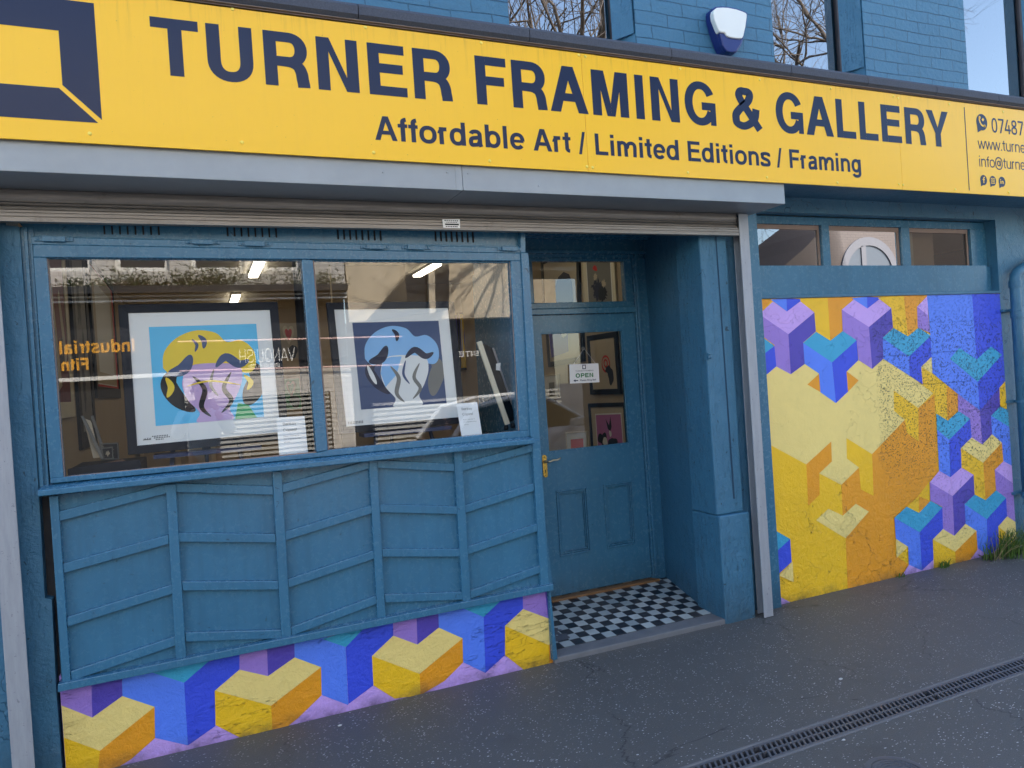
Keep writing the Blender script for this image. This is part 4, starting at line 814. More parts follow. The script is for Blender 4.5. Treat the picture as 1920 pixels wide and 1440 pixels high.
# ================================================================== roller shutter
RS = thing('roller_shutter', 'raised steel roller shutter with grey housing and guides over the shop window and door', 'shutter', (1.2, 3.5, 2.4))
hb0, hb1 = 2.500, 2.62
hx = P(1472.5, 384, 3.31).x; mid = P(868, 350, 3.31).x
for a_, b_ in ((-3.1, mid-.001), (mid+.001, hx)):
    m_ = MB(); m_.prism([(a_, 3.31, hb0), (a_, 3.31, 2.66), (a_, 3.335, 2.66), (a_, 3.335, 2.654), (a_, 3.64, 2.654), (a_, 3.64, hb0+.004)], (b_-a_, 0, 0))
    m_.build('housing', GALV, RS, bevel=0.003)
m_ = MB(); m_.box(mid-.035, mid-.002, 3.3085, 3.31, hb0+.001, 2.65); m_.build('joint_strip', GALV, RS)
for x, y in ((718, 323), (838, 323), (877, 325), (1010, 348), (-2, 0)):
    if x < 0: continue
    c = P(x, y, 3.309); MB().lathe(c, [(0.004, 0.002), (0.004, -0.0015), (0.0015, -0.003)], 8, axis='y').build('rivet', GUIDE, RS)
SXL, SXR = -0.78, P(1380, 420, 3.58).x
m_ = MB(); prof = []
# lower laths hanging below the housing: curved slats
def slat(z0, z1, y0, n=7, bulge=.010):
    return [(y0-bulge*math.sin(math.pi*k/(n-1)), z0+(z1-z0)*k/(n-1)) for k in range(n)]
zz = 2.412
laths = []
for k, (h_) in enumerate((0.020, 0.012, 0.05, 0.02, 0.05, 0.05)):
    laths.append((zz, zz+h_)); zz += h_+.003
for (za, zb) in laths:
    pr = slat(za, zb, 3.580); m_.prism([(SXL, y, z) for y, z in pr]+[(SXL, 3.588, zb), (SXL, 3.588, za)], (SXR-SXL, 0, 0))
m_.build('curtain', SHUT, RS)
m_ = MB()
pr = [(3.555, 2.362), (3.555, 2.376), (3.561, 2.378), (3.561, 2.382), (3.555, 2.384), (3.555, 2.392), (3.561, 2.394), (3.561, 2.398), (3.556, 2.400), (3.556, 2.408), (3.595, 2.410), (3.595, 2.362)]
m_.prism([(SXL, y, z+.001) for y, z in pr], (SXR-SXL, 0, 0)); m_.build('bottom_rail', SHUT, RS)
q = [P(-40, 430, 3.56), P(2, 430, 3.56), P(66, 1440, 3.56), P(28, 1440, 3.56)]
gxa, gxb = q[3].x, q[2].x
for (xa, xb) in ((gxb-.078, gxb), (3.108, 3.180)):
    m_ = MB(); m_.box(xa, xb, 3.555, 3.562, 0.003, 2.498); m_.box(*((xb-.006, xb) if xa > 0 else (xa, xa+.006)), 3.562, 3.64, 0.003, 2.498); m_.box(*((xa+.02, xb-.006) if xa > 0 else (xa+.006, xb-.02)), 3.634, 3.64, 0.003, 2.498)
    m_.build('guide', GUIDE, RS, bevel=0.002)
st = [P(829, 411, 3.5535), P(862, 411, 3.5535), P(863, 428, 3.5535), P(831, 427, 3.5535)]
sk = MB().add(st, [(0, 1, 2, 3)]).build('sticker', PAPER, RS)
m_ = MB(); W_ = st[1].x-st[0].x
def sub(u0, u1, v0, v1, k=0): 
    b_ = st[3].lerp(st[0], 0)+NY*(.0004+k*.0002); m_.add([b_+EX*u0*W_+EZ*v0*(st[0].z-st[3].z), b_+EX*u1*W_+EZ*v0*(st[0].z-st[3].z), b_+EX*u1*W_+EZ*v1*(st[0].z-st[3].z), b_+EX*u0*W_+EZ*v1*(st[0].z-st[3].z)], [(0, 1, 2, 3)])
sub(.12, .9, .32, .5); 
for k in range(7): sub(.1+k*.115, .17+k*.115, .8, .92); sub(.2+k*.09, .26+k*.09, .62, .70); sub(.15+k*.1, .22+k*.1, .1, .22)
m_.build('sticker_print', INK, sk)
# ================================================================== fascia sign
FS = thing('fascia_sign', 'long yellow fascia sign with navy lettering above the shopfront', 'sign', (2.4, 3.3, 2.62))
SYF = 3.288; SZ0 = 2.618; SZ1 = 3.236
j1 = P(1097, 220, SYF).x; j2 = P(1686, 250, SYF).x
for a_, b_ in ((-1.25, j1-.0008), (j1+.0008, j2-.0008), (j2+.0008, 6.4)):
    MB().box(a_, b_, SYF, SYF+.012, SZ0, SZ1).build('panel', YEL, FS, bevel=0.0008)
for x, y in [(168.5, 250.5), (453.5, 267), (436, 17.5), (685, 51.5), (902, 80.5), (1085, 103.5), (1097.5, 106.2), (1275, 129), (1424, 149.5), (1557.5, 166), (1675, 180.5), (1683.5, 184), (1779.5, 195.5), (1880.5, 209.5),
             (700.5, 286), (918, 301.5), (1100.5, 312.5), (1111, 314), (1289.5, 323.5), (1438, 332.5), (1570, 342.5), (1685, 345.5), (1693, 346.5), (1791, 355), (1891.5, 360.5)]:
    c = P(x, y, SYF); MB().lathe(c, [(0.0078, 0.001), (0.0078, -0.0015), (0.006, -0.004), (0.003, -0.005)], 12, axis='y').build('screw_cap', SCREWY, FS, smooth=False)
TYF = SYF-.0008
def sp_(x, y): return P(x, y, TYF)
m_ = MB()
a_ = sp_(278.5, 24.5); b_ = sp_(1776, 213.5); base = (sp_(335, 139).z+sp_(1749, 276.5).z)/2; capz = ((a_.z+b_.z)/2)-base
words('TURNER FRAMING & GALLERY', Vector((a_.x-.005, TYF, base)), EX, EZ, NY, capz, (b_.x-a_.x)+.01, 0.232, 0.182, 'heading_lettering', NAVY, FS)
m_ = MB(); a_ = sp_(703, 262); b_ = sp_(1617, 325); base = (a_.z+sp_(1487, 315).z)/2; capz = sp_(716, 217.5).z-sp_(707, 262).z
words('Affordable Art / Limited Editions / Framing', Vector((a_.x, TYF, base)), EX, EZ, NY, capz, (b_.x-a_.x), 0.20, 0.17, 'tagline_lettering', NAVY, FS)
m_ = MB(); W6 = lambda x, y: (1720+x/6, 160+y/6)
for s_, bl, tl, ref in (('07487', (835, 528), (835, 365), 380), ('www.turne', (683, 712), (683, 620), None), ('info@turne', (692, 912), (692, 790), None)):
    o_ = sp_(*W6(*bl)); t_ = sp_(*W6(*tl)); cz_ = (t_.z-o_.z)
    if s_[0] == 'w': cz_ /= 0.73
    endx = {'0': 1200, 'w': 1200, 'i': 1200}[s_[0]]; wd = sp_(*W6(endx, bl[1]+10)).x-o_.x
    if s_[0] != '0': wd *= 1.03
    m_ = MB(); text(m_, s_, Vector((o_.x, TYF, o_.z)), EX, EZ, NY, cz_, width=wd, W=0.145 if s_[0] == '0' else 0.13, H=0.13 if s_[0] == '0' else .11); m_.build('contact_lettering', NAVY, FS, recalc=False)
m_ = MB(); q = [sp_(*W6(*v)) for v in ((520, 245), (533, 245), (590, 1182), (580, 1182))]; xm = sum(v.x for v in q)/4; MB().box(xm-.004, xm+.004, TYF-.0002, TYF, q[2].z, q[0].z).build('divider_line', NAVY, FS)
def bubble(cx, cy, wpx, hpx, kind):
    c = sp_(*W6(cx, cy)); rz = (sp_(*W6(cx, cy-hpx/2)).z-sp_(*W6(cx, cy+hpx/2)).z)/2; rx = rz
    m_ = MB(); pts = [c+EX*rx*math.cos(R(a))+EZ*rz*math.sin(R(a)) for a in range(0, 360, 12)]
    m_.add(pts, [tuple(range(len(pts)))]); m_.add([c+NY*.0002+EX*-rx*.95+EZ*-rz*.1, c+NY*.0002+EX*-rx*.85+EZ*-rz*1.3, c+NY*.0002+EX*-rx*.05+EZ*-rz*.93], [(0, 1, 2)])
    ic = m_.build('contact_icon', NAVY, FS, recalc=False)
    m_ = MB(); D0 = NY*.0006
    def stroke(ps, w_, cl=False):
        A, B = ribbon([(x*rx, y*rz) for x, y in ps], w_*rx, w_*rz, cl); n = len(A); m_.add([c+D0+EX*p[0]+EZ*p[1] for p in A+B], [(i, (i+1) % n, n+(i+1) % n, n+i) for i in range(n if cl else n-1)])
    if kind == 'phone': stroke(cat([(-.45, .55), (-.40, .15), (-.05, -.35), (.55, -.5)]), .2); stroke([(-.52, .62), (-.22, .5)], .3); stroke([(.3, -.42), (.62, -.42)], .3); stroke([(.1, .2), (.35, .45)], .3)
    if kind == 'f': stroke([(0.0, -.6), (0.0, .35), (.15, .5), (.35, .5)], .24); D0 = NY*.0008; stroke([(-.28, .08), (.3, .08)], .2)
    if kind == 'cam': stroke([(-.5, -.5), (.5, -.5), (.5, .5), (-.5, .5)], .16, True); D0 = NY*.0008; stroke([(p[0], p[1]) for p in arc(0, 0, .24, .24, 0, 360, 16)[:-1]], .14, True)
    if kind == 'in':
        stroke([(-.42, -.4), (-.42, .15)], .2); stroke([(-.42, .3), (-.42, .48)], .2); stroke([(-.05, -.4), (-.05, .15)], .2); D0 = NY*.0008; stroke([(-.05, .02), (.12, .12), (.35, .0), (.38, -.4)], .2)
    m_.build('icon_mark', YEL if kind != 'f' else YEL, ic, recalc=False)
bubble(725, 415, 125, 185, 'phone'); bubble(746, 1065, 78, 115, 'f'); bubble(850, 1075, 75, 112, 'cam'); bubble(953, 1085, 75, 115, 'in')
# the open square emblem at the left end
def E3(x, y): return sp_(x/3.0, y/3.0)
m_ = MB(); q = [E3(528, 18), E3(573, 675), E3(350, 478), E3(330, 172)]
xr = (q[0].x+q[1].x)/2; xi = (q[2].x+q[3].x)/2; zt_, zb_ = q[0].z, E3(553, 692).z; zi1 = q[3].z; zi0 = q[2].z
wbar = xr-xi; xl = xr-(zt_-zb_)*1.0
P2 = lambda x, z: Vector((x, TYF, z))
bz = E3(330, 495).z
m_.add([P2(xr, zt_), P2(xr, q[1].z), P2(xi, zi0), P2(xi, zi1), P2(xl+wbar, zi1), P2(xl+wbar, bz), P2(xl, zb_+.0), P2(xl, zt_)], [(0, 1, 2, 3), (0, 3, 4, 7), (7, 4, 5, 6)])
x2 = E3(553, 692).x; x3 = E3(332, 495).x
m_.add([P2(x2, zb_), P2(xl+.012, zb_), P2(xl+wbar+.006, bz), P2(x3, bz)], [(0, 1, 2, 3)])
m_.build('square_emblem', NAVY, FS, recalc=False)
# ================================================================== alarm box
al = thing('alarm_box', 'white and blue burglar alarm box fixed on the blue brick wall above the sign', 'alarm', P(1370, 60, 3.70))
AP = lambda pts: [(1310+x/6.62, y/6.62) for x, y in pts]
ALBL = plain('alarm_blue_plastic', srgb(30, 48, 112), 0.35); ALWH = plain('alarm_white_plastic', srgb(230, 232, 226), 0.45, var=0.04)
ol = [(232, 92), (300, 88), (370, 92), (470, 112), (545, 138), (590, 158), (602, 180), (600, 215), (585, 330), (560, 440), (540, 520), (525, 560), (475, 635), (450, 650), (400, 652), (345, 640), (318, 615), (290, 560), (240, 420), (195, 260), (184, 160), (190, 120)]
cxm, cym = 400, 350
MB().pp(AP([(cxm+(x-cxm)*1.07-6, cym+(y-cym)*1.05) for x, y in ol]), 3.655, 3.719).build('back_box', ALBL, al, bevel=0.006)
MB().pp(AP([(232, 92), (300, 88), (370, 92), (470, 112), (545, 138), (590, 158), (602, 180), (600, 215), (585, 330), (560, 440), (545, 472), (520, 478), (440, 472), (380, 458), (345, 440), (330, 405), (262, 395), (240, 350), (195, 235), (184, 160), (195, 120)]), 3.622, 3.66).build('cover', ALWH, al, bevel=0.008)
MB().pp(AP([(345, 447), (380, 466), (440, 480), (520, 486), (543, 480), (535, 530), (523, 558), (475, 632), (450, 645), (400, 648), (350, 632), (325, 600), (300, 560), (262, 405), (328, 412)]), 3.632, 3.66).build('lens', ALBL, al, bevel=0.006)
# ================================================================== drainpipe
dpi = thing('drainpipe', 'blue painted drainpipe with an elbow at the right end of the mural', 'pipe', (5.86, 3.63, 0))
px_ = P(1907, 600, 3.63).x; pz = P(1903, 512, 3.63).z
m_ = MB(); m_.tube([(px_, 3.63, 0.42), (px_, 3.63, pz-.06), (px_+.01, 3.63, pz-.02), (px_+.04, 3.63, pz+.01), (px_+.09, 3.63, pz+.035), (px_+.35, 3.63, pz+.12)], .037, 18); m_.build('pipe', BM, dpi, smooth=True)
for z_ in (pz-.085, pz-.32, 0.42):
    MB().lathe((px_, 3.63, z_), [(0.0375, -.025), (0.043, -.025), (0.043, .025), (0.0375, .025)], 18).build('collar', BM, dpi, smooth=False)
for yy_ in (581, 754, 930):
    zc = P(1900, yy_, 3.63).z; m_ = MB(); m_.box(px_-.085, px_+.085, 3.676, 3.70, zc-.010, zc+.010); m_.lathe((px_, 3.63, zc), [(0.037, -.010), (0.0415, -.010), (0.0415, .010), (0.037, .010)], 18); m_.box(px_-.02, px_+.02, 3.66, 3.68, zc-.01, zc+.01); m_.build('bracket', BM, dpi)
m_ = MB(); m_.tube([(px_, 3.63, -0.02), (px_, 3.63, 0.42)], .030, 14); m_.build('lower_pipe', BM, dpi, smooth=True)
#@@MORE
# ================================================================== things in the window and inside the shop
def pic(name, label, cat_, TL, TR, BR, BL, fw, mw, fmat, mmat, art, shapes, group=None, depth=0.03, nrm=None, fin=0.008):
    """framed picture from four outer corners of the mat; fw = frame bar width outside it; mw = mat widths (l,t,r,b) inside"""
    TL, TR, BR, BL = (Vector(v) for v in (TL, TR, BR, BL))
    n = (TR-TL).cross(BL-TL).normalized()
    if n.dot(Vector((0, 0, CAMZ))-TL) < 0: n = -n
    c = (BL+BR)/2
    t = thing(name, label, cat_, c, group)
    u = (TR-TL).normalized(); v = (TL-BL).normalized()
    def off(q, d): return [q[0]+(-u+v)*d, q[1]+(u+v)*d, q[2]+(u-v)*d, q[3]+(-u-v)*d]
    inn = [TL, TR, BR, BL]
    if fw:
        out = off(inn, fw); m_ = MB()
        for i in range(4):
            j = (i+1) % 4; m_.prism([out[i]+n*fin, out[j]+n*fin, inn[j]+n*fin, inn[i]+n*fin], -n*depth)
        m_.build('frame', fmat, t, bevel=0.002)
    m_ = MB().prism(inn, -n*(depth*.6)); m_.build('mat_board' if mw else 'board', mmat, t)
    bl = lambda a, b: (TL.lerp(TR, a)).lerp(BL.lerp(BR, a), b)
    if mw:
        l_, t_, r_, b_ = mw; A = [bl(l_, t_), bl(1-r_, t_), bl(1-r_, 1-b_), bl(l_, 1-b_)]
        g2 = [p+n*.0006 for p in off(A, min(fw or .01, .012)*.9)]
        MB().add([p+n*.0004 for p in off(A, .012)], [(0, 1, 2, 3)]).build('inner_mount', WHITE, t)
    else: A = inn
    m_ = MB(); mats = [art]; m_.add([p+n*.0012 for p in A], [(0, 1, 2, 3)])
    ab = lambda a, b: A[0].lerp(A[1], a).lerp(A[3].lerp(A[2], a), b)
    for k, (mt, pts) in enumerate(shapes):
        if mt not in mats: mats.append(mt)
        m_.add([ab(min(max(a, 0), 1), min(max(b, 0), 1))+n*(.0015+.0002*k) for a, b in pts], [tuple(range(len(pts)))], mats.index(mt))
    m_.build('artwork', mats, t, recalc=False)
    return t, n, u, v, bl
def blob(cx, cy, rx, ry, seed=0, k=0.12, n=26):
    rd = random.Random(seed); ph = [rd.uniform(0, 6.28) for _ in range(4)]
    return [(cx+rx*(1+k*math.sin(2*a+ph[0])+k*.7*math.sin(3*a+ph[1])+k*.5*math.sin(5*a+ph[2]))*math.cos(a), cy+ry*(1+k*math.sin(2*a+ph[0])+k*.7*math.sin(3*a+ph[1])+k*.5*math.sin(5*a+ph[2]))*math.sin(a)) for a in [2*math.pi*i/n for i in range(n)]]
def splat(cx, cy, r, seed, n=40):
    rd = random.Random(seed); return [(cx+r*rd.uniform(.45, 1.1)*math.cos(2*math.pi*i/n), cy+r*rd.uniform(.45, 1.1)*math.sin(2*math.pi*i/n)) for i in range(n)]
Q = lambda Y, *p: [P(x, y, Y) for x, y in p]
# big framed print, generic stand-in artwork: a looping abstract in the print's colours
def swoosh(pts, w_):
    c_ = cat(pts, 7); A, B = [], []; n_ = len(c_)
    for i in range(n_):
        p0, p1 = c_[max(i-1, 0)], c_[min(i+1, n_-1)]; d = Vector((p1[0]-p0[0], p1[1]-p0[1])).normalized(); k = w_*math.sin(math.pi*(i+.3)/(n_-.4))**.7/2
        A.append((c_[i][0]-d.y*k, c_[i][1]+d.x*k)); B.append((c_[i][0]+d.y*k, c_[i][1]-d.x*k))
    return A+B[::-1]
hair = [(.10, .42), (.12, .26), (.24, .12), (.42, .05), (.60, .08), (.70, .18), (.84, .17), (.95, .28), (.96, .44), (.88, .52), (.70, .46), (.50, .44), (.30, .46), (.18, .50), (.10, .42)]
vase = [(.30, .44), (.40, .40), (.62, .40), (.80, .44), (.82, .58), (.76, .74), (.68, .88), (.70, 1.0), (.38, 1.0), (.40, .90), (.30, .76), (.26, .60), (.30, .44)]
sh1 = [(INK, swoosh([(.88, .40), (.98, .56), (.90, .74), (.84, .86)], .20)), (INK, swoosh([(.22, .42), (.14, .58), (.22, .76), (.36, .88)], .16)), (PYEL, cat(hair)), (PLIL, cat(vase)), (PGRN, [(.76, .83), (.86, .86), (.93, 1), (.72, 1)]), (PNAV, swoosh([(.14, .48), (.28, .44), (.36, .30)], .12)), (PNAV, swoosh([(.58, .44), (.68, .34), (.80, .42), (.90, .38)], .09)), (PNAV, swoosh([(.44, .10), (.49, .16), (.48, .24)], .05)), (PNAV, swoosh([(.38, .14), (.42, .20), (.40, .27)], .03)),
       (PYEL, swoosh([(.12, .52), (.16, .62), (.12, .72)], .06)), (PYEL, swoosh([(.84, .54), (.90, .62), (.86, .70)], .05)), (INK, swoosh([(.36, .52), (.46, .66), (.42, .84), (.50, .95)], .05)), (INK, swoosh([(.72, .50), (.64, .66), (.70, .80), (.60, .92)], .045)), (PGREY, swoosh([(.56, .46), (.52, .62), (.58, .74)], .03)), (PYEL, swoosh([(.30, .62), (.52, .58), (.80, .64)], .02))]
t, n, u, v, bl = pic('framed_print', 'large abstract print in sky blue, yellow and lilac, dark framed, in the left window', 'framed print', *Q(3.85, (240.4, 587), (505.6, 581), (525.6, 810), (257.3, 835.6)), .040, (.13, .11, .11, .135), FRAMENV, WHITE, SKYB, sh1)
m_ = MB()
for k in range(9): p = bl(.04+.006*k, .965)+n*.0006; m_.add([p, p+u*.003, p+u*.003+v*.004*(1+k % 3), p+v*.004*(1+k % 2)], [(0, 1, 2, 3)])
for r_ in range(3):
    for k in range(10 if r_ < 2 else 5): p = bl(.10+.011*k+.012*r_, .945+.013*r_)+n*.0006; m_.add([p, p+u*.005, p+u*.004+v*.006, p+v*.003], [(0, 1, 2, 3)])
m_.build('signature', INK, t)
sh2 = [(PGREY, swoosh([(.86, .42), (.94, .56), (.88, .74), (.84, .90)], .18)), (PNVD, swoosh([(.22, .42), (.14, .56), (.22, .72), (.34, .84)], .12)), (PBLU, cat(hair)), (WHITE, cat(vase)), (PBLU, [(.30, .44), (.40, .41), (.52, .41), (.44, .62), (.30, .76), (.26, .60)]), (PNVD, swoosh([(.14, .46), (.28, .42), (.36, .28)], .11)), (PNVD, swoosh([(.56, .43), (.68, .34), (.80, .42), (.90, .38)], .08)), (PNVD, swoosh([(.44, .09), (.49, .15), (.48, .23)], .05)),
       (WHITE, swoosh([(.12, .50), (.16, .62), (.20, .72)], .05)), (PGREY, swoosh([(.38, .52), (.46, .66), (.42, .84), (.50, .95)], .05)), (PGREY, swoosh([(.72, .50), (.64, .66), (.70, .80), (.60, .92)], .045)), (PNAV, swoosh([(.56, .46), (.52, .62), (.58, .74)], .03))]
t, n, u, v, bl = pic('framed_print', 'abstract print in pale blue, navy and grey with a white mat, in the right window', 'framed print', *Q(3.85, (626.2, 580.4), (840, 577.3), (860, 782), (648.9, 800)), .036, (.14, .115, .10, .135), FRAMENV, WHITE, PNAV, sh2)
m_ = MB()
for r_ in range(2):
    for k in range(10): p = bl(.02+.013*k, .968+.012*r_)+n*.0006; m_.add([p, p+u*.005, p+u*.004+v*.006, p+v*.003], [(0, 1, 2, 3)])
m_.build('signature', INK, t)
# easels that carry them
EASM = plain('dark_blue_painted_easel', srgb(30, 44, 78), 0.5)
for k, (x0, x1, x2, x3, yb, lab) in enumerate(((318, 330, 308, 322, 880, 'dark blue easel holding the sky blue print'), (700, 712, 690, 703, 842, 'dark blue easel holding the pale blue and grey print'))):
    cx_ = (P(x0, 760, 3.9).x); z0 = 1.165
    t = thing('easel', lab, 'easel', (cx_+.1, 3.95, z0), 'easels in the shop window')
    for s_ in (0, 1):
        MB().tube([(cx_+.02+s_*.26, 3.955, 1.50), (cx_-.02+s_*.34, 3.83, z0+.005)], .011, 8).build('leg', EASM, t)
    MB().tube([(cx_+.15, 3.955, 1.75), (cx_+.15, 4.2, z0+.005)], .010, 8).build('leg', EASM, t)
    m_ = MB(); m_.box(cx_-.08, cx_+.40, 3.80, 3.945, 1.315 if k == 0 else 1.325, 1.333 if k == 0 else 1.345); m_.box(cx_+.13, cx_+.17, 3.92, 3.955, 1.33, 1.95); m_.build('shelf', EASM, t)
# paper cards taped to the glass
def card(label, pts):
    q = Q(3.700, *pts); n = NY
    t = thing('notice_card', label, 'notice', (q[2]+q[3])/2, 'paper notices in the window')
    MB().prism(q, (0, .0012, 0)).build('sheet', PAPER, t)
    u = (q[1]-q[0]).normalized(); v = (q[0]-q[3]).normalized(); w_ = (q[1]-q[0]).length; h_ = (q[0]-q[3]).length
    at = lambda a, b: q[0]+u*a*w_-v*b*h_+NY*.0008
    m_ = MB()
    text(m_, 'Banksy', at(.20, .21), u, v, NY, h_*.070, W=.10, H=.10); text(m_, 'Copies!', at(.20, .37), u, v, NY, h_*.070, W=.10, H=.10)
    m_.build('writing', INK, t, recalc=False)
    m_ = MB(); text(m_, 'Exact replicas of', at(.20, .51), u, v, NY, h_*.030, W=.11, H=.11, width=w_*.55); text(m_, 'the original screen', at(.20, .585), u, v, NY, h_*.030, W=.11, H=.11, width=w_*.62); text(m_, 'prints', at(.20, .665), u, v, NY, h_*.030, W=.11, H=.11, width=w_*.22)
    m_.build('small_print', PGREY, t, recalc=False)
card('white paper notice standing at the lower right corner of the left window pane', [(518, 783), (571, 780), (577.5, 848.5), (524, 855)])
card('white paper notice between the grey print and the leaning cream frame', [(855.3, 756.8), (894.7, 754), (904, 815), (865.6, 818.7)])
# leaning frame seen edge-on
lf = thing('leaning_frame', 'thin cream edged frame leaning on a black stand at the right end of the window', 'frame', P(950, 800, 3.8))
B5 = lambda x, y: (830+x/5.335, 560+y/5.335)
MB().pp([B5(345, 435), B5(390, 420), B5(675, 1250), B5(630, 1265)], 3.80, 3.815).build('cream_edge', CREAM, lf, bevel=0.001)
MB().pp([B5(494, 492), B5(514, 490), B5(748, 1180), B5(736, 1186)], 3.86, 3.87).build('silver_edge', plain('silver_trim', srgb(196, 198, 206), 0.3, metal=.6), lf)
MB().pp([B5(395, 440), B5(494, 492), B5(700, 1100), B5(736, 1200), B5(675, 1235)], 3.84, 3.85).build('dark_back', FRAMEBK, lf)
MB().pp([B5(535, 650), B5(580, 640), B5(575, 720), B5(535, 715)], 3.83, 3.832).build('paper_tag', PAPER, lf)
for x, y in ((635, 1290), (700, 1270)):
    c = P(*B5(x, y), 3.83); MB().lathe((c.x, c.y, c.z-.012), [(.012, 0), (.014, .010), (.010, .026)], 12).build('foot', FRAMEBK, lf)
# tray with small frames at the left end of the window
B6 = lambda x, y: (80+x/6.857, 690+y/6.857)
tc = P(200, 870, 4.0)
t = thing('display_tray', 'dark grey display tray with papers on the left window shelf', 'tray', tc)
MB().pp([B6(320, 1300), B6(760, 1225), B6(1250, 1180), B6(1270, 1290), B6(330, 1395)], 3.78, 3.80).build('front_board', FRAMENV, t, bevel=.002)
m_ = MB(); a_, b_ = P(*B6(320, 1300), 3.80), P(*B6(1250, 1180), 3.80); m_.box(a_.x, b_.x, 3.80, 4.25, 1.165, a_.z-.005); m_.build('body', FRAMENV, t)
m_ = MB(); zt_ = a_.z; m_.prism([(a_.x+.08, 3.83, zt_), (b_.x-.05, 3.83, zt_), (b_.x-.1, 4.1, zt_), (a_.x+.2, 4.05, zt_)], (0, 0, .004)); m_.build('papers', plain('old_brown_paper', srgb(168, 132, 112), .8, var=.2), t)
t = thing('glass_easel_rack', 'dark leaning rack of clear framed cards behind the display tray', 'rack', P(200, 850, 4.0))
for o_ in (0, 130):
    MB().pp([B6(490+o_, 640-20), B6(520+o_, 610), B6(790+o_*.3, 1150), B6(750+o_*.3, 1175)], 3.95+o_*.0006, 3.965+o_*.0006).build('upright', PGREY, t)
MB().pp([B6(520, 640), B6(620, 680), B6(740, 1150), B6(650, 1160)], 3.97, 3.975).build('card', PTAN, t)
for i, (a_, b_, c_, d_) in enumerate(((745, 985, 960, 1170), (770, 1040, 890, 1165))):
    q = Q(4.0+.03*(1-i), B6(a_, b_), B6(c_, b_-12), B6(c_+8, d_-10), B6(a_+20, d_))
    pic('small_frame', ('small silver framed picture on the tray, larger of the two', 'small silver framed picture on the tray, in front of the larger one')[i], 'picture frame', *q, .006, None, PGREY, PNVD, INK, [(PTAN, splat(.5, .5, .3, 60+i))], 'small frames on the tray', depth=.01)
# pictures on the left interior wall (X = -0.78)
LX = -0.785
def qx(X, *p): return [PX(x, y, X) for x, y in p]
Z_ = lambda a, b: (80+a/6.26, 470+b/6.26)
def wallpic(X, y0, y1, z0, z1):      # picture hung flat on a side wall; nearer edge y0
    if X < 0: return (X, y0, z1), (X, y1, z1), (X, y1, z0), (X, y0, z0)
    return (X, y1, z1), (X, y0, z1), (X, y0, z0), (X, y1, z0)
ya = [PX(x, 600, LX).y for x in (97, 122, 134, 164, 168, 196)]
pic('framed_picture', 'tall dark red picture in a pale wooden frame on the left wall inside', 'framed picture', *wallpic(LX, ya[0]-.1, ya[1], 1.62, 2.66), .10, None, CREAM, WHITE, PDRED, [(PTAN, [(.1, .45), (.3, .3), (.5, .9), (.2, .95)]), (PNVD, blob(.65, .7, .15, .12, 71)), (PTAN, [(.6, .35), (.7, .3), (.95, .7), (.8, .8)])], 'pictures on the left wall')
pic('framed_picture', 'grey picture with dark scribbles beside the dark red one on the left wall', 'framed picture', *wallpic(LX, ya[2]+.15, ya[3]-.1, 1.40, 2.80), .12, None, FRAMENV, PGREY, PGREY, [(INK, splat(.4, .3, .2, 72)), (INK, splat(.6, .55, .12, 73)), (PNVD, splat(.4, .75, .15, 74))], 'pictures on the left wall')
pic('framed_picture', 'cream picture edged in red with a black frame, farthest on the left wall', 'framed picture', *wallpic(LX, ya[4]+.2, ya[5]+.9, 1.75, 2.80), .10, (.04, .02, .1, .03), FRAMEBK, PRED, PTAN, [(WHITE, [(.1, .1), (.9, .1), (.9, .9), (.1, .9)])], 'pictures on the left wall')
# standing panelled screen and back wall pieces
m_ = MB()
t = thing('panelled_cupboard', 'pale panelled cupboard standing against the back wall inside the shop', 'cupboard', (0.0, 10.9, .12))
MB().box(-0.75, 0.6, 10.6, 11.28, .12, 2.3).build('body', CREAM, t, bevel=.01)
for k in range(3): MB().box(-.70+k*.43, -.33+k*.43, 10.585, 10.6, .3, 2.2).build('door', PTAN, t, bevel=.006)
# partition with two heart posters
m_ = MB(); m_.box(1.32, 2.1, 7.6, 7.7, .12, 2.86); m_.build('partition_wall', WALLIN, SB)
def heart(cx, cy, s_):
    return [(cx+s_*.8*math.sin(a)**3, cy-s_*(.65*math.cos(a)-.25*math.cos(2*a)-.1*math.cos(3*a))) for a in [2*math.pi*i/30 for i in range(30)]]
yp = 7.55
q = Q(yp, (523, 606), (556, 606), (560, 672), (527, 672)); pic('poster', 'tan poster with a red heart above a dark round shape, behind the mullion', 'poster', *q, None, None, PTAN, PTAN, PTAN, [(CREAM, heart(.5, .3, .40)), (PRED, heart(.5, .3, .25)), (INK, blob(.68, .82, .26, .2, 81))], 'heart posters', depth=.01)
q = Q(yp, (532, 710), (561, 709), (566, 766), (536, 768)); pic('poster', 'green poster with a pale heart, lower of the two heart posters', 'poster', *q, None, None, PGRN, PGRN, PGRN, [(PTAN, heart(.42, .3, .38)), (PGRN, heart(.42, .3, .22)), (INK, blob(.6, .75, .3, .22, 82))], 'heart posters', depth=.01)
t = thing('support_column', 'slim dark metal column standing inside the shop behind the mullion', 'column', (P(568, 700, 6.2).x, 6.2, .12))
xx = P(566, 640, 6.2).x; MB().lathe((xx, 6.2, .12), [(.035, 0), (.035, 2.74)], 16).build('shaft', FRAMENV, t, smooth=False); MB().lathe((xx, 6.2, .12), [(.07, 0), (.07, .02)], 16).build('base', FRAMENV, t)
# counter and boxes low inside, right window
t = thing('counter', 'low brown wooden counter inside the shop', 'counter', (1.9, 6.4, .12))
MB().box(.9, 2.9, 6.2, 6.8, .12, 1.0).build('body', FLOORIN, t, bevel=.01); MB().box(.86, 2.94, 6.16, 6.84, 1.0, 1.04).build('top', DARKWOOD, t, bevel=.005)
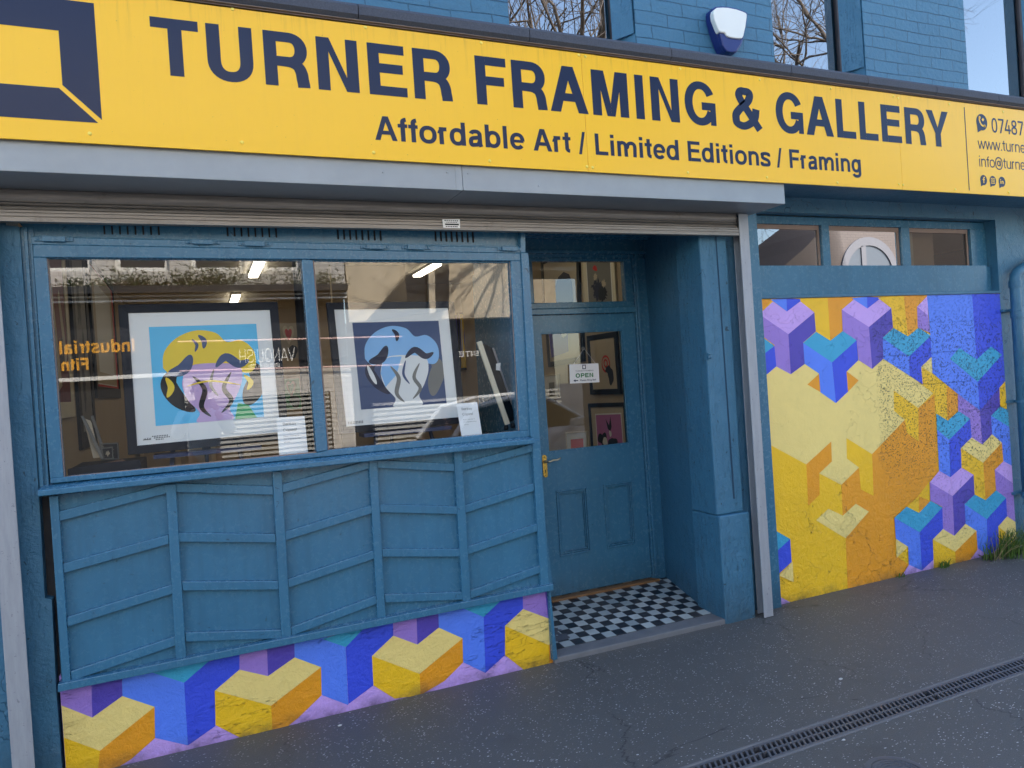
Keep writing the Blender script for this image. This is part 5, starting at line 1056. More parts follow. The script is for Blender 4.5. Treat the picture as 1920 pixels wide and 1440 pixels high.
# pictures seen through the right pane, on a rear wall
WQ = Y_ = 9.0
m_ = MB(); m_.box(2.35, 3.22, 9.02, 9.1, .12, 2.86); m_.build('rear_partition', WALLIN, SB)
for i, (x0, y0, x1, y1, fm, am, lab, shp) in enumerate(((843, 596, 858, 668, PPUR, PPUR, 'narrow violet picture left of the yellow one on the rear wall', [(PTAN, heart(.5, .5, .3))]), (861, 590, 884, 690, FRAMEBK, PYEL, 'yellow picture with a violet stripe on the rear wall', [(PPUR, blob(.5, .45, .2, .3, 91)), (WHITE, [(.1, .1), (.2, .1), (.2, .8), (.1, .8)])]), (891, 580, 932, 652, FRAMEBK, PNVD, 'dark picture with pink squiggles on the rear wall', [(PPINK, splat(.6, .3, .25, 92)), (PTAN, splat(.3, .3, .12, 93)), (PGREY, blob(.4, .8, .3, .12, 94))]), (937, 590, 958, 640, CREAM, PGREY, 'small grey picture right of the pink squiggle one', [(PTAN, blob(.5, .5, .3, .3, 95))]))):
    pic('framed_picture', lab, 'framed picture', *Q(8.98, (x0, y0), (x1, y0-1), (x1+4, y1-2), (x0+4, y1)), .03, None, fm, WHITE, am, shp, 'pictures on the rear wall')
pic('framed_picture', 'violet picture in a black frame just left of the window post', 'framed picture', *Q(6.9, (941, 665), (956, 664), (960, 702), (945, 704)), .02, None, FRAMEBK, WHITE, PPUR, [], 'pictures on the rear wall')
# pictures on the right interior wall, seen through the door and transom
RX = 3.205
D5 = lambda x, y: (990+x/3.79, 480+y/3.79)
def rw(*p): return qx(RX, *[D5(*q_) for q_ in p])
pic('framed_picture', 'black framed picture of a red ring and dark shape, behind the door glass', 'framed picture', *rw((440, 602), (613, 577), (640, 943), (462, 948)), .045, None, FRAMEBK, PTAN, PTAN,
    [(PRED, blob(.60, .50, .17, .17, 101, .03)), (PTAN, blob(.60, .50, .13, .135, 102, .03)), (PRED, blob(.60, .49, .085, .09, 103, .03)), (PTAN, blob(.60, .49, .045, .05, 104, .03)), (INK, blob(.76, .73, .12, .17, 105, .15)), (INK, blob(.66, .62, .10, .06, 106, .15))], 'pictures on the right wall', depth=.025)
pic('framed_picture', 'black framed print of dark plant shapes on pink, lower right behind the door glass', 'framed picture', *rw((445, 1075), (680, 1070), (705, 1400), (470, 1430)), .035, (.15, .16, .10, .05), FRAMEBK, PTAN, PPINK,
    [(INK, [(.40, .10), (.52, .28), (.60, .05), (.62, .32), (.55, .46), (.46, .36)]), (INK, blob(.22, .62, .16, .18, 107, .2)), (WHITE, blob(.32, .70, .09, .13, 108, .1)), (INK, blob(.62, .80, .16, .22, 109, .15)), (WHITE, blob(.55, .50, .05, .08, 110, .1))], 'pictures on the right wall', depth=.025)
pic('framed_picture', 'crowd picture in dark tones with a cream mat, right side of the transom light', 'framed picture', *rw((386, 30), (612, 25), (628, 335), (405, 345)), .01, (.14, .02, .12, .04), CREAM, CREAM, PGREY,
    [(PNVD, splat(.45, .70, .30, 111, 60)), (INK, splat(.60, .80, .24, 112, 50)), (PRED, blob(.36, .18, .09, .07, 113)), (PTAN, splat(.35, .38, .10, 114)), (PTAN, splat(.7, .55, .10, 115))], 'pictures on the right wall', depth=.02)
pic('framed_picture', 'large tan picture with a dark blue arch, left side of the transom light', 'framed picture', *qx(RX, D5(110, 60), D5(345, -40), D5(355, 400), D5(125, 400)), .05, None, FRAMEBK, PTAN, PTAN,
    [(PNVD, [(.35, 1), (.35, .5), (.45, .35), (.62, .28), (.78, .35), (.86, .5), (.9, 1)])], 'pictures on the right wall', depth=.025)
pic('framed_picture', 'black framed picture, half violet and half tan, upper left behind the door glass', 'framed picture', *rw((140, 480), (372, 440), (380, 712), (160, 752)), .05, None, FRAMEBK, PTAN, PTAN,
    [(PPUR, [(0, 0), (.62, 0), (.62, .82), (.05, .9)]), (WHITE, splat(.5, .35, .1, 120))], 'pictures deep in the shop', depth=.025)
pic('framed_picture', 'small picture with an orange red square, low behind the door glass', 'framed picture', *rw((275, 1262), (418, 1252), (425, 1420), (282, 1440)), .012, (.2, .25, .18, .1), CREAM, WHITE, PORG, [], 'pictures deep in the shop', depth=.02)
pic('framed_picture', 'small pale picture with a dark slot, left of the hanging sign', 'framed picture', *rw((122, 858), (212, 846), (218, 1000), (130, 1012)), .012, (.28, .3, .28, .08), CREAM, WHITE, PGREY, [(INK, [(.2, .4), (.6, .4), (.6, 1), (.2, 1)])], 'pictures deep in the shop', depth=.02)
# ceiling lights; the last two are out of view, added for room light
TUBE = emit('lit_tube', (1.0, .90, .72, 1), 2.0)
for k, (x_, y_, l_, lab) in enumerate(((0.60, 7.15, .95, 'lit ceiling batten seen at the top of the left pane'), (0.50, 9.55, 1.25, 'lit ceiling batten deep in the shop above the sky blue print'), (2.38, 7.32, .80, 'lit ceiling batten at the top of the right pane, the nearer one'), (2.44, 9.7, 1.2, 'lit ceiling batten above the grey print, the farther one'), (.62, 4.95, .95, 'unseen batten added to light the shop above the left window'), (2.40, 4.95, .95, 'unseen batten added to light the shop behind the door'))):
    if 6.0 < y_+l_ and x_ > 1.9 and False: continue
    t = thing('ceiling_light', lab, 'ceiling light', (x_, y_+l_/2, 2.86), 'ceiling batten lights')
    MB().box(x_-.05, x_+.05, y_, y_+l_, 2.835, 2.86).build('housing', WHITE, t); MB().box(x_-.045, x_+.045, y_+.01, y_+l_-.01, 2.815, 2.8348).build('diffuser', TUBE, t)
# hanging open sign
os_ = thing('open_sign', 'small white open sign hanging by a string from a suction hook on the door glass', 'sign', P(1096, 716, DY-.015))
q = Q(DY-.012, D5(293, 770), D5(500, 762), D5(508, 897), D5(298, 907)); MB().prism(q, (0, .003, 0)).build('board', PAPER, os_)
u = (q[1]-q[0]).normalized(); v = (q[0]-q[3]).normalized(); w_ = (q[1]-q[0]).length; h_ = (q[0]-q[3]).length
at = lambda a, b, k=.0006: q[0]+u*a*w_-v*b*h_+NY*k
m_ = MB(); 
for (a0, a1, b0, b1) in ((.44, .56, .05, .09), (.44, .56, .24, .28), (.44, .465, .09, .24), (.535, .56, .09, .24)): m_.add([at(a0, b0), at(a1, b0), at(a1, b1), at(a0, b1)], [(0, 1, 2, 3)])
m_.build('emblem', NAVY, os_, recalc=False)
m_ = MB(); text(m_, 'TURNER FRAMING', at(.20, .40), u, v, NY, h_*.07, width=w_*.62, W=.11, H=.10); text(m_, 'Please Ring Bell', at(.34, .90), u, v, NY, h_*.09, width=w_*.56, W=.18, H=.16)
m_.add([at(.12, .86), at(.19, .79), at(.19, .835), at(.28, .835), at(.28, .885), at(.19, .885), at(.19, .93)], [tuple(range(7))]); m_.build('writing', NAVY, os_, recalc=False)
m_ = MB(); text(m_, 'OPEN', at(.19, .71), u, v, NY, h_*.22, width=w_*.63, W=.22, H=.22); m_.build('open_word', GREENINK, os_, recalc=False)
hk_ = P(*D5(393, 658), DY-.012); MB().lathe(hk_, [(.013, .008), (.012, 0), (.006, -.008), (.003, -.012)], 16, axis='y').build('suction_hook', PGREY, os_, smooth=True)
MB().tube([at(.14, .02), hk_+NY*.01, at(.90, .02)], .0012, 6).build('string', PAPER, os_)
# ================================================================== weeds at the wall foot
GRASS = plain('grass_blades', srgb(84, 112, 46), 0.5, var=.6, vs=18)
def tuft(name, label, c, n, h, spread, seed):
    rd = random.Random(seed); m_ = MB()
    for i in range(n):
        a = rd.uniform(0, 6.28); r = rd.uniform(0, spread)**1.0; b = Vector((c.x+r*math.cos(a), c.y-abs(r*math.sin(a))*.55, c.z)); hh = h*rd.uniform(.35, 1.0); le = rd.uniform(.25, .9)*hh; aa = rd.uniform(0, 6.28); d = Vector((math.cos(aa), -abs(math.sin(aa))*.8, 0)); s_ = d.cross(EZ)*rd.uniform(.002, .0045)
        pts = [b, b+EZ*hh*.5+d*le*.22, b+EZ*hh*.85+d*le*.6, b+EZ*hh*.88+d*le]
        vs = [pts[0]-s_, pts[0]+s_, pts[1]-s_*.9, pts[1]+s_*.9, pts[2]-s_*.6, pts[2]+s_*.6, pts[3]]
        m_.add(vs, [(0, 1, 3, 2), (2, 3, 5, 4), (4, 5, 6)])
    return tag(m_.build(name, GRASS, recalc=False), label, 'grass')
c = PZ(1895, 1040, 0.0); c.y = 3.66; tuft('grass_tuft', 'large green grass tuft at the foot of the drainpipe', c, 260, .24, .30, 4)
c = PZ(1766, 1063, 0.0); c.y = 3.69; tuft('grass_tuft', 'tiny grass tuft at the foot of the mural left of the larger one', c, 40, .07, .07, 5)
c = PZ(1690, 1082, 0.0); c.y = 3.695; tuft('grass_tuft', 'sparse tiny weeds at the foot of the mural under the blue block', c, 16, .04, .05, 6)
def weeds(label, c, n, seed):
    rd = random.Random(seed); m_ = MB()
    for i in range(n):
        a = rd.uniform(0, 6.28); d = Vector((math.cos(a), -abs(math.sin(a)), rd.uniform(.15, .9))).normalized(); L = rd.uniform(.03, .09); s_ = d.cross(EZ).normalized()*L*.22; b_ = c+Vector((rd.uniform(-.28, .24), rd.uniform(-.05, .02), 0))
        m_.add([b_, b_+d*L*.5+s_, b_+d*L, b_+d*L*.5-s_], [(0, 1, 2, 3)])
    tag(m_.build('broad_leaf_weed', LEAFG, recalc=False), label, 'weed')
LEAFG = plain('broad_leaf_green', srgb(96, 110, 56), .6, var=.5, vs=20); DRYG = plain('dry_stems', srgb(150, 132, 92), .7, var=.3)
c = PZ(1895, 1040, 0.0); c.y = 3.67; weeds('low broad leaved weeds among the large grass tuft by the drainpipe', c, 60, 21)
m_ = MB(); rd = random.Random(31)
for i in range(26):
    b_ = c+Vector((rd.uniform(-.25, .25), rd.uniform(-.10, 0), 0)); t_ = b_+Vector((rd.uniform(-.12, .12), rd.uniform(-.12, 0), rd.uniform(.08, .24))); m_.tube([b_, (b_+t_)/2+Vector((0, 0, .02)), t_], .0014, 4)
tag(m_.build('dry_stems', DRYG), 'dry straw coloured stems sticking out of the large grass tuft', 'dead stems')
# loose pebbles on the pavement
PEB = plain('pale_pebble', srgb(190, 188, 184), .7)
for k, (x, y, r_, lab) in enumerate(((637, 1361, .006, 'pale pebble on the pavement below the base wall'), (1576, 1274, .007, 'white pebble lying up the pavement from the drain'), (1582, 1388, .005, 'small white pebble just below the drain'))):
    c = PZ(x, y, 0); bm = bmesh.new(); bmesh.ops.create_icosphere(bm, subdivisions=2, radius=r_); rd = random.Random(k)
    for v_ in bm.verts: v_.co = Vector((v_.co.x*1.6, v_.co.y, v_.co.z*.6))*rd.uniform(.85, 1.15)
    me = bpy.data.meshes.new('pebble'); bm.to_mesh(me); bm.free(); me.materials.append(PEB); o = bpy.data.objects.new('pebble', me); o.location = c+EZ*r_*.4; sc.collection.objects.link(o); tag(o, lab, 'pebble', 'loose pebbles')
# ================================================================== across the street (seen mirrored in the glass)
OM = 14.0; OY = 2*GY-OM
def opaint(name, c, bump=.6):
    a = N(name); b = a.b; sp = a.n('SeparateXYZ'); a.l(a.coord(), sp.inputs[0]); cb = a.n('CombineXYZ', i={0: sp.outputs[0], 1: sp.outputs[2]})
    br = a.n('TexBrick', i={'Vector': cb.outputs[0], 'Scale': 1.0, 'Brick Width': 0.235, 'Row Height': 0.082, 'Mortar Size': 0.006, 'Color1': g(1), 'Color2': g(.8), 'Mortar': g(0)})
    col = a.mix(a.noise(1.5, 7, .7), scl(c, .7), scl(c, 1.1)); col = a.mix(a.math('MULTIPLY', br.outputs['Fac'], .55), col, scl(c, .25)); a.l(col, b.inputs['Base Color']); b.inputs['Roughness'].default_value = .7
    a.l(a.bump(a.math('SUBTRACT', a.noise(20, 6), br.outputs['Fac']), bump, .01), b.inputs['Normal']); return a.m
OBR = opaint('white_painted_brick', srgb(214, 208, 200)); OBR2 = opaint('brown_brick', srgb(62, 52, 48))
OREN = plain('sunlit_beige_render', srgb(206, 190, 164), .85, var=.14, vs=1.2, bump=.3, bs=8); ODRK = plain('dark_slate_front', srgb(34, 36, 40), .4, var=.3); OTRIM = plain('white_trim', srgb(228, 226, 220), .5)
LEAFM = plain('ledge_weeds', srgb(74, 84, 40), .6, var=.4, vs=20)
oa = thing('painted_brick_building', 'white painted brick building with a dark shopfront across the street, seen mirrored in the window', 'building', (-5, OY, 0))
def rx(x, y=600, M=OM): return RP(x, y, M).x
def rz(x, y, M=OM): return RP(x, y, M).z
XA = rx(652); ZA = 7.4
zl = rz(400, 538); zf = rz(400, 560)
mb = MB(); wnd = [(rx(222), rx(325)), (rx(365), rx(466)), (rx(500), rx(572)), (rx(92)-.8, rx(180))]; wnd = sorted(wnd); zs0 = rz(400, 508); zs1 = zs0+1.25
xs = [-9.0]+[v for p in wnd for v in p]+[XA]
for i in range(0, len(xs), 2): mb.box(xs[i], xs[i+1], OY-.3, OY, zl, ZA)
for a_, b_ in wnd: mb.box(a_, b_, OY-.3, OY, zl, zs0); mb.box(a_, b_, OY-.3, OY, zs1, ZA)
mb.build('upper_wall', OBR, oa)
for a_, b_ in wnd:
    m_ = MB(); m_.box(a_, b_, OY-.2, OY-.12, zs0, zs0+.08); m_.box(a_, b_, OY-.2, OY-.12, zs1-.06, zs1); m_.box(a_, a_+.08, OY-.2, OY-.12, zs0+.08, zs1-.06); m_.box(b_-.08, b_, OY-.2, OY-.12, zs0+.08, zs1-.06); wf_ = m_.build('window_frame', OTRIM, oa)
    MB().box(a_+.08, b_-.08, OY-.19, OY-.17, zs0+.08, zs1-.06).build('pane', ODRK, wf_)
zb = rz(400, 700); zs = rz(400, 748)
mb = MB(); mb.box(-9, XA, OY-.5, OY+.25, zl-.12, zl); mb.build('ledge', ODRK, oa)
mb = MB(); mb.box(-9, XA, OY-.4, OY-.30, zb, zl-.12); mb.box(-9, XA, OY-.3, OY+.05, rz(400, 563), zl-.12); mb.build('shopfront', ODRK, oa)
mb = MB(); z1_, z2_ = rz(400, 554), rz(400, 562); mb.box(-9, XA, OY+.06, OY+.09, z1_-.02, z1_+.01); mb.box(-9, XA, OY+.06, OY+.09, z2_-.02, z2_+.01); mb.build('conduit', OTRIM, oa)
mb = MB(); mb.box(rx(335), XA, OY-.3, OY, zs, zb); mb.box(rx(610), XA, OY-.3, OY, 0, zs); mb.build('lower_wall', OBR, oa)
mb = MB(); mb.box(-9, rx(335), OY-.1, OY+.05, rz(200, 712), rz(200, 705)); mb.build('sill', OTRIM, oa)
MB().box(-9, rx(335), OY-.3, OY-.12, 0, rz(200, 712)).build('stall_riser', ODRK, oa)
OSL = plain('grey_louvres', srgb(178, 176, 170), .5)
mb = MB(); k = 0; z_ = zs
while z_ > .1:
    mb.box(rx(335), rx(608), OY-.2, OY-.02, z_-.045, z_-.0); z_ -= .085
mb.box(rx(335), rx(608), OY-.35, OY-.25, 0, zs); mb.build('louvred_shutter', OSL, oa)
ORI = plain('orange_lettering', srgb(240, 170, 50), .5)
m_ = MB(); o_ = RP(251, 655, OM-.5); e_ = RP(99, 655, OM-.5); text(m_, 'Industrial', Vector((o_.x, OY+.02, o_.z)), -EX, EZ, Vector((0, 1, 0)), rz(240, 631)-rz(240, 655), width=(o_.x-e_.x), W=.22, H=.18)
o_ = RP(161, 691, OM-.5); e_ = RP(104, 691, OM-.5); text(m_, 'Fitn', Vector((o_.x, OY+.02, o_.z)), -EX, EZ, Vector((0, 1, 0)), rz(140, 668)-rz(140, 691), width=(o_.x-e_.x), W=.24, H=.2)
m_.build('orange_lettering', ORI, oa, recalc=False)
m_ = MB(); o_ = RP(554, 676, OM); e_ = RP(448, 676, OM); text(m_, 'VANQUISH', Vector((o_.x, OY+.02, o_.z)), -EX, EZ, Vector((0, 1, 0)), rz(520, 650)-rz(520, 675), width=(o_.x-e_.x), W=.10, H=.09)
o_ = RP(525, 688, OM); e_ = RP(466, 688, OM); text(m_, 'BRAZILIAN JIU JITSU', Vector((o_.x, OY+.02, o_.z)), -EX, EZ, Vector((0, 1, 0)), rz(500, 680)-rz(500, 688), width=(o_.x-e_.x), W=.18, H=.17)
m_.build('white_lettering', OTRIM, oa, recalc=False)
mb = MB(); mb.box(-9, rx(335), OY-.32, OY-.02, 0, .02)
mb.tube([(rx(330), OY+.1, rz(330, 642)), (XA+1, OY+.1, rz(650, 636))], .02, 6); mb.tube([(rx(330), OY+.1, rz(330, 697)), (XA+1, OY+.1, rz(650, 690))], .02, 6); mb.build('sign_edge', plain('pink_strip', srgb(220, 180, 170), .5), oa)
# weeds along the ledge
rd = random.Random(9)
for k, (xc, sz) in enumerate(((150, .16), (205, .12), (250, .30), (262, .14), (300, .12), (355, .22), (395, .28), (410, .40), (528, .45), (620, .18))):
    m_ = MB(); cx_ = rx(xc)
    for i in range(int(220*sz/.2)):
        p = Vector((cx_+rd.gauss(0, sz*.9), OY+rd.uniform(-.05, .25), zl+abs(rd.gauss(0, sz*.55)))); d = Vector((rd.uniform(-1, 1), rd.uniform(-1, 1), rd.uniform(-.3, 1))).normalized()*rd.uniform(.03, .09); s_ = d.orthogonal().normalized()*.016
        m_.add([p-s_, p+s_, p+d], [(0, 1, 2)])
    tag(m_.build('ledge_plant', LEAFM, recalc=False), ('leafy weed clump growing on the ledge across the street, over the opening number' if False else ['low', 'thin', 'bushy', 'small', 'short', 'ragged', 'upright', 'tall', 'biggest', 'last'][k]+' weed clump on the far ledge, mirrored '+['above the dark red picture', 'above the pale frames', 'above the left edge of the big print', 'beside the bushy clump', 'above the left part of the print', 'under the second mirrored window', 'above the middle of the print', 'beside the upright clump', 'above the right part of the print', 'at the left edge of the right pane'][k]), 'weeds', 'weeds on the far ledge')
# beige rendered building
ob = thing('rendered_building', 'sunlit beige rendered building with a low shopfront, mirrored in the right pane', 'building', (5, OY, 0))
XB = rx(1105, 600); zshop = rz(900, 596)
mb = MB(); mb.box(XA+.02, XB, OY-.3, OY+.02, zshop, 6.2); mb.build('upper_wall', OREN, ob)
mb = MB(); Yd = OY+.35; M2 = 2*GY-Yd; pp_ = [RP(x, y, M2) for x, y in ((806, 470), (842, 470), (842, 580), (690, 602), (700, 590))]; mb.prism(pp_, (0, -.30, 0)); mb.build('dark_wedge', ODRK, ob)  # dark wedge-shaped slab standing just in front of the render
mb = MB(); pp_ = [RP(x, y, M2-.1) for x, y in ((803, 505), (815, 495), (817, 585), (806, 588))]; mb.prism(pp_, (0, -.1, 0)); mb.build('pale_post', OREN, ob)
mb = MB(); mb.box(XA+.02, XB, OY-.4, OY-.3, 0, zshop); mb.build('shopfront', ODRK, ob)
mb = MB(); z_ = rz(900, 742)
while z_ > .3: mb.box(rx(690), XB, OY-.25, OY-.05, z_-.05, z_); z_ -= .095
mb.build('louvred_shutter', OSL, ob)
m_ = MB(); o_ = RP(899, 667, OM); e_ = RP(860, 667, OM); text(m_, 'BITE', Vector((o_.x, OY+.0, o_.z)), -EX, EZ, Vector((0, 1, 0)), .11, width=(o_.x-e_.x), W=.2, H=.2); m_.build('white_lettering', OTRIM, ob, recalc=False)
# gable with an arched window
og = thing('gabled_building', 'brown gabled building with a pale arched window, mirrored in the high window strip', 'building', (13, OY-2, 0))
MG = 17.0; YG = 2*3.81-MG
pp_ = [RP(x, y, MG) for x, y in ((1466, 502), (1508, 466), (1540, 432), (1600, 385), (1700, 350), (1800, 400), (1900, 440))]; pp_ = [Vector((v_.x, YG, v_.z)) for v_ in pp_]; pp_ = [Vector((pp_[0].x, YG, 0))]+pp_+[Vector((pp_[-1].x, YG, 0))]
MB().prism(pp_, (0, -3, 0)).build('gable_wall', OBR2, og)
m_ = MB(); c = RP(1630, 512, MG); n_ = 20
outer = [(c.x+1.25*math.cos(math.pi*i/n_), c.z+1.15*math.sin(math.pi*i/n_)) for i in range(n_+1)]; inner = [(c.x+1.0*math.cos(math.pi*i/n_), c.z+.88*math.sin(math.pi*i/n_)) for i in range(n_+1)]
for i in range(n_): m_.prism([(outer[i][0], YG+.06, outer[i][1]), (outer[i+1][0], YG+.06, outer[i+1][1]), (inner[i+1][0], YG+.06, inner[i+1][1]), (inner[i][0], YG+.06, inner[i][1])], (0, -.08, 0))
m_.box(c.x-.35, c.x-.15, YG-.02, YG+.06, c.z-1.6, c.z+.86); m_.box(c.x-1.25, c.x-1.0, YG-.02, YG+.06, c.z-1.6, c.z); m_.box(c.x+1.0, c.x+1.25, YG-.02, YG+.06, c.z-1.6, c.z)
ar = m_.build('arched_surround', plain('grey_stone_surround', srgb(64, 64, 70), .7), og); MB().prism([(x, YG+.02, z) for x, z in inner]+[(c.x-1, YG+.02, c.z-1.6), (c.x+1, YG+.02, c.z-1.6)], (0, -.01, 0)).build('pane', plain('blue_grey_pane', srgb(40, 48, 58), .6), ar)
# bare street tree
BARK = plain('bare_bark', srgb(84, 74, 66), .8, var=.3, vs=10)
def tree(name, label, base, trunkh, r0, seed, depth=6, sp=.62):
    rd = random.Random(seed); T = thing(name, label, 'tree', base); m1, m2 = MB(), MB()
    def br(p, d, L, r, lv):
        n_ = 4; pts = [p]; rs = [r]; dd = d.copy()
        for i in range(n_):
            dd = (dd+Vector((rd.uniform(-1, 1), rd.uniform(-1, 1), rd.uniform(-.6, .9)))*.20).normalized(); pts.append(pts[-1]+dd*L/n_); rs.append(r*(1-.42*(i+1)/n_))
        (m1 if lv == 0 else m2).tube(pts, rs, 8 if lv < 2 else (5 if lv < 4 else 3), cap=False)
        if lv >= depth: return
        k = 4 if lv < 2 else (3 if lv < 4 else rd.choice((2, 3, 3)))
        for i in range(k):
            a = rd.uniform(0, 6.28); o = dd.orthogonal().normalized(); o2 = dd.cross(o); s_ = rd.uniform(.45, 1.25)
            nd = (dd+(o*math.cos(a)+o2*math.sin(a))*s_+Vector((0, 0, .05 if lv < 3 else -.12))).normalized(); q_ = pts[rd.choice((1, 2, 3, 4))] if lv else pts[rd.choice((3, 4, 4))]
            br(q_, nd, L*rd.uniform(.58, .85), r*.56*rd.uniform(.8, 1.05), lv+1)
    br(Vector(base), Vector((0, 0, 1)), trunkh, r0, 0)
    m1.build('trunk', BARK, T, smooth=True, recalc=False); m2.build('branches', BARK, T, smooth=True, recalc=False)
tb = RP(1545, 135, 21.0)
tree('bare_tree', 'bare branching tree behind the gabled building, mirrored in the upper windows', (tb.x, tb.y, 0), 7.6, .30, 11, 7)
tb = RP(1060, 60, 13.0)
tree('bare_tree', 'second bare tree behind the far roofs, mirrored above the sign heading', (tb.x, tb.y-3.5, 0), 5.5, .26, 5, 6)
# ================================================================== parked car (mirrored in the right pane and the door)
CARP = plain('white_car_paint', srgb(226, 226, 224), .22, var=.02, coat=1.0); CGL = plain('dark_car_glass', srgb(16, 20, 24), .05, var=.02); TYRE = plain('tyre_rubber', srgb(20, 20, 22), .8); RIMM = plain('alloy_rim', srgb(150, 152, 156), .3, metal=.8)
X0 = RP(760, 740, 9.2).x; YC = -1.75; ZG = -.12
car = thing('parked_car', 'white hatchback parked at the near kerb, seen mirrored in the window and the door glass', 'car', (X0+2.05, YC, ZG))
st_ = [(0, .45, .72, .60), (.06, .30, .86, .74), (.35, .22, .94, .82), (.9, .20, .97, .87), (1.8, .19, .97, .88), (2.7, .19, .96, .88), (3.3, .20, .90, .86), (3.8, .24, .80, .80), (4.06, .34, .66, .70), (4.12, .42, .56, .60)]
m_ = MB(); b0 = []
for x, zb_, zt_, hw in st_:
    sec = [(-hw*.9, zb_), (-hw, zb_+.12), (-hw, (zb_+zt_)/2), (-hw*.97, zt_-.06), (-hw*.86, zt_), (0, zt_+.025), (hw*.86, zt_), (hw*.97, zt_-.06), (hw, (zb_+zt_)/2), (hw, zb_+.12), (hw*.9, zb_)]
    b0.append([(X0+x, YC+y, ZG+z) for y, z in sec])
n_ = 11
for i in range(len(b0)-1): m_.add(b0[i]+b0[i+1], [(j, (j+1) % n_, n_+(j+1) % n_, n_+j) for j in range(n_)])
m_.add(b0[0], [tuple(range(n_))]); m_.add(b0[-1], [tuple(range(n_))])
body = m_.build('body', CARP, car, smooth=True)
gs = [(.28, .95, .96, .70), (.62, .96, 1.36, .62), (1.1, .96, 1.45, .60), (1.8, .96, 1.47, .60), (2.3, .96, 1.42, .60), (3.05, .93, .95, .70)]
m_ = MB(); r_ = MB(); ss = []
for x, zb_, zt_, hw in gs: ss.append([(X0+x, YC-.80+.0, ZG+zb_-.02), (X0+x, YC-hw, ZG+zt_), (X0+x, YC+hw, ZG+zt_), (X0+x, YC+.80, ZG+zb_-.02)])
for i in range(len(ss)-1): m_.add(ss[i]+ss[i+1], [(0, 1, 5, 4), (1, 2, 6, 5), (2, 3, 7, 6)])
m_.build('windows', CGL, car, recalc=False)
for s_ in (-1, 1):
    pts = [(X0+x, YC+s_*(hw+.005), ZG+zt_+.005) for x, zb_, zt_, hw in gs]; r_.tube(pts, .035, 8)
for x, hw in ((1.55, .6),): 
    for s_ in (-1, 1): r_.tube([(X0+x, YC+s_*.8, ZG+.95), (X0+x, YC+s_*.61, ZG+1.45)], .035, 8)
for i in range(1, 4):
    a_, b_ = ss[i], ss[i+1]; r_.add([Vector(a_[1])+EZ*.02, Vector(a_[2])+EZ*.02, Vector(b_[2])+EZ*.02, Vector(b_[1])+EZ*.02], [(0, 1, 2, 3)])
r_.build('roof', CARP, car)
for wx in (.72, 3.32):
    for s_ in (-1, 1):
        wc = Vector((X0+wx, YC+s_*.80, ZG+.31)); t_ = MB().lathe(wc, [(.20, -.09), (.31, -.085), (.315, 0), (.31, .085), (.20, .09)], 28, axis='y').build('wheel', TYRE, car, smooth=False)
        MB().lathe(wc, [(.19, -.075), (.205, -.094), (.03, -.085), (.03, .085), (.205, .094), (.19, .075)], 20, axis='y').build('rim', RIMM, t_)
for s_ in (-1, 1):
    MB().prism([(X0+2.62, YC+s_*.86, ZG+.93), (X0+2.80, YC+s_*.86, ZG+.95), (X0+2.78, YC+s_*.86, ZG+1.06), (X0+2.64, YC+s_*.86, ZG+1.05)], (0, s_*.16, 0)).build('mirror', CARP, car, bevel=.02)
    MB().prism([(X0+3.86, YC+s_*.52, ZG+.60), (X0+4.02, YC+s_*.52, ZG+.58), (X0+3.98, YC+s_*.52, ZG+.72), (X0+3.82, YC+s_*.52, ZG+.76)], (0, s_*.25, 0)).build('headlight', RIMM, car, bevel=.01)
    MB().box(X0-.01, X0+.1, YC+s_*.5, YC+s_*.72, ZG+.66, ZG+.84).build('tail_light', PRED, car, bevel=.01)
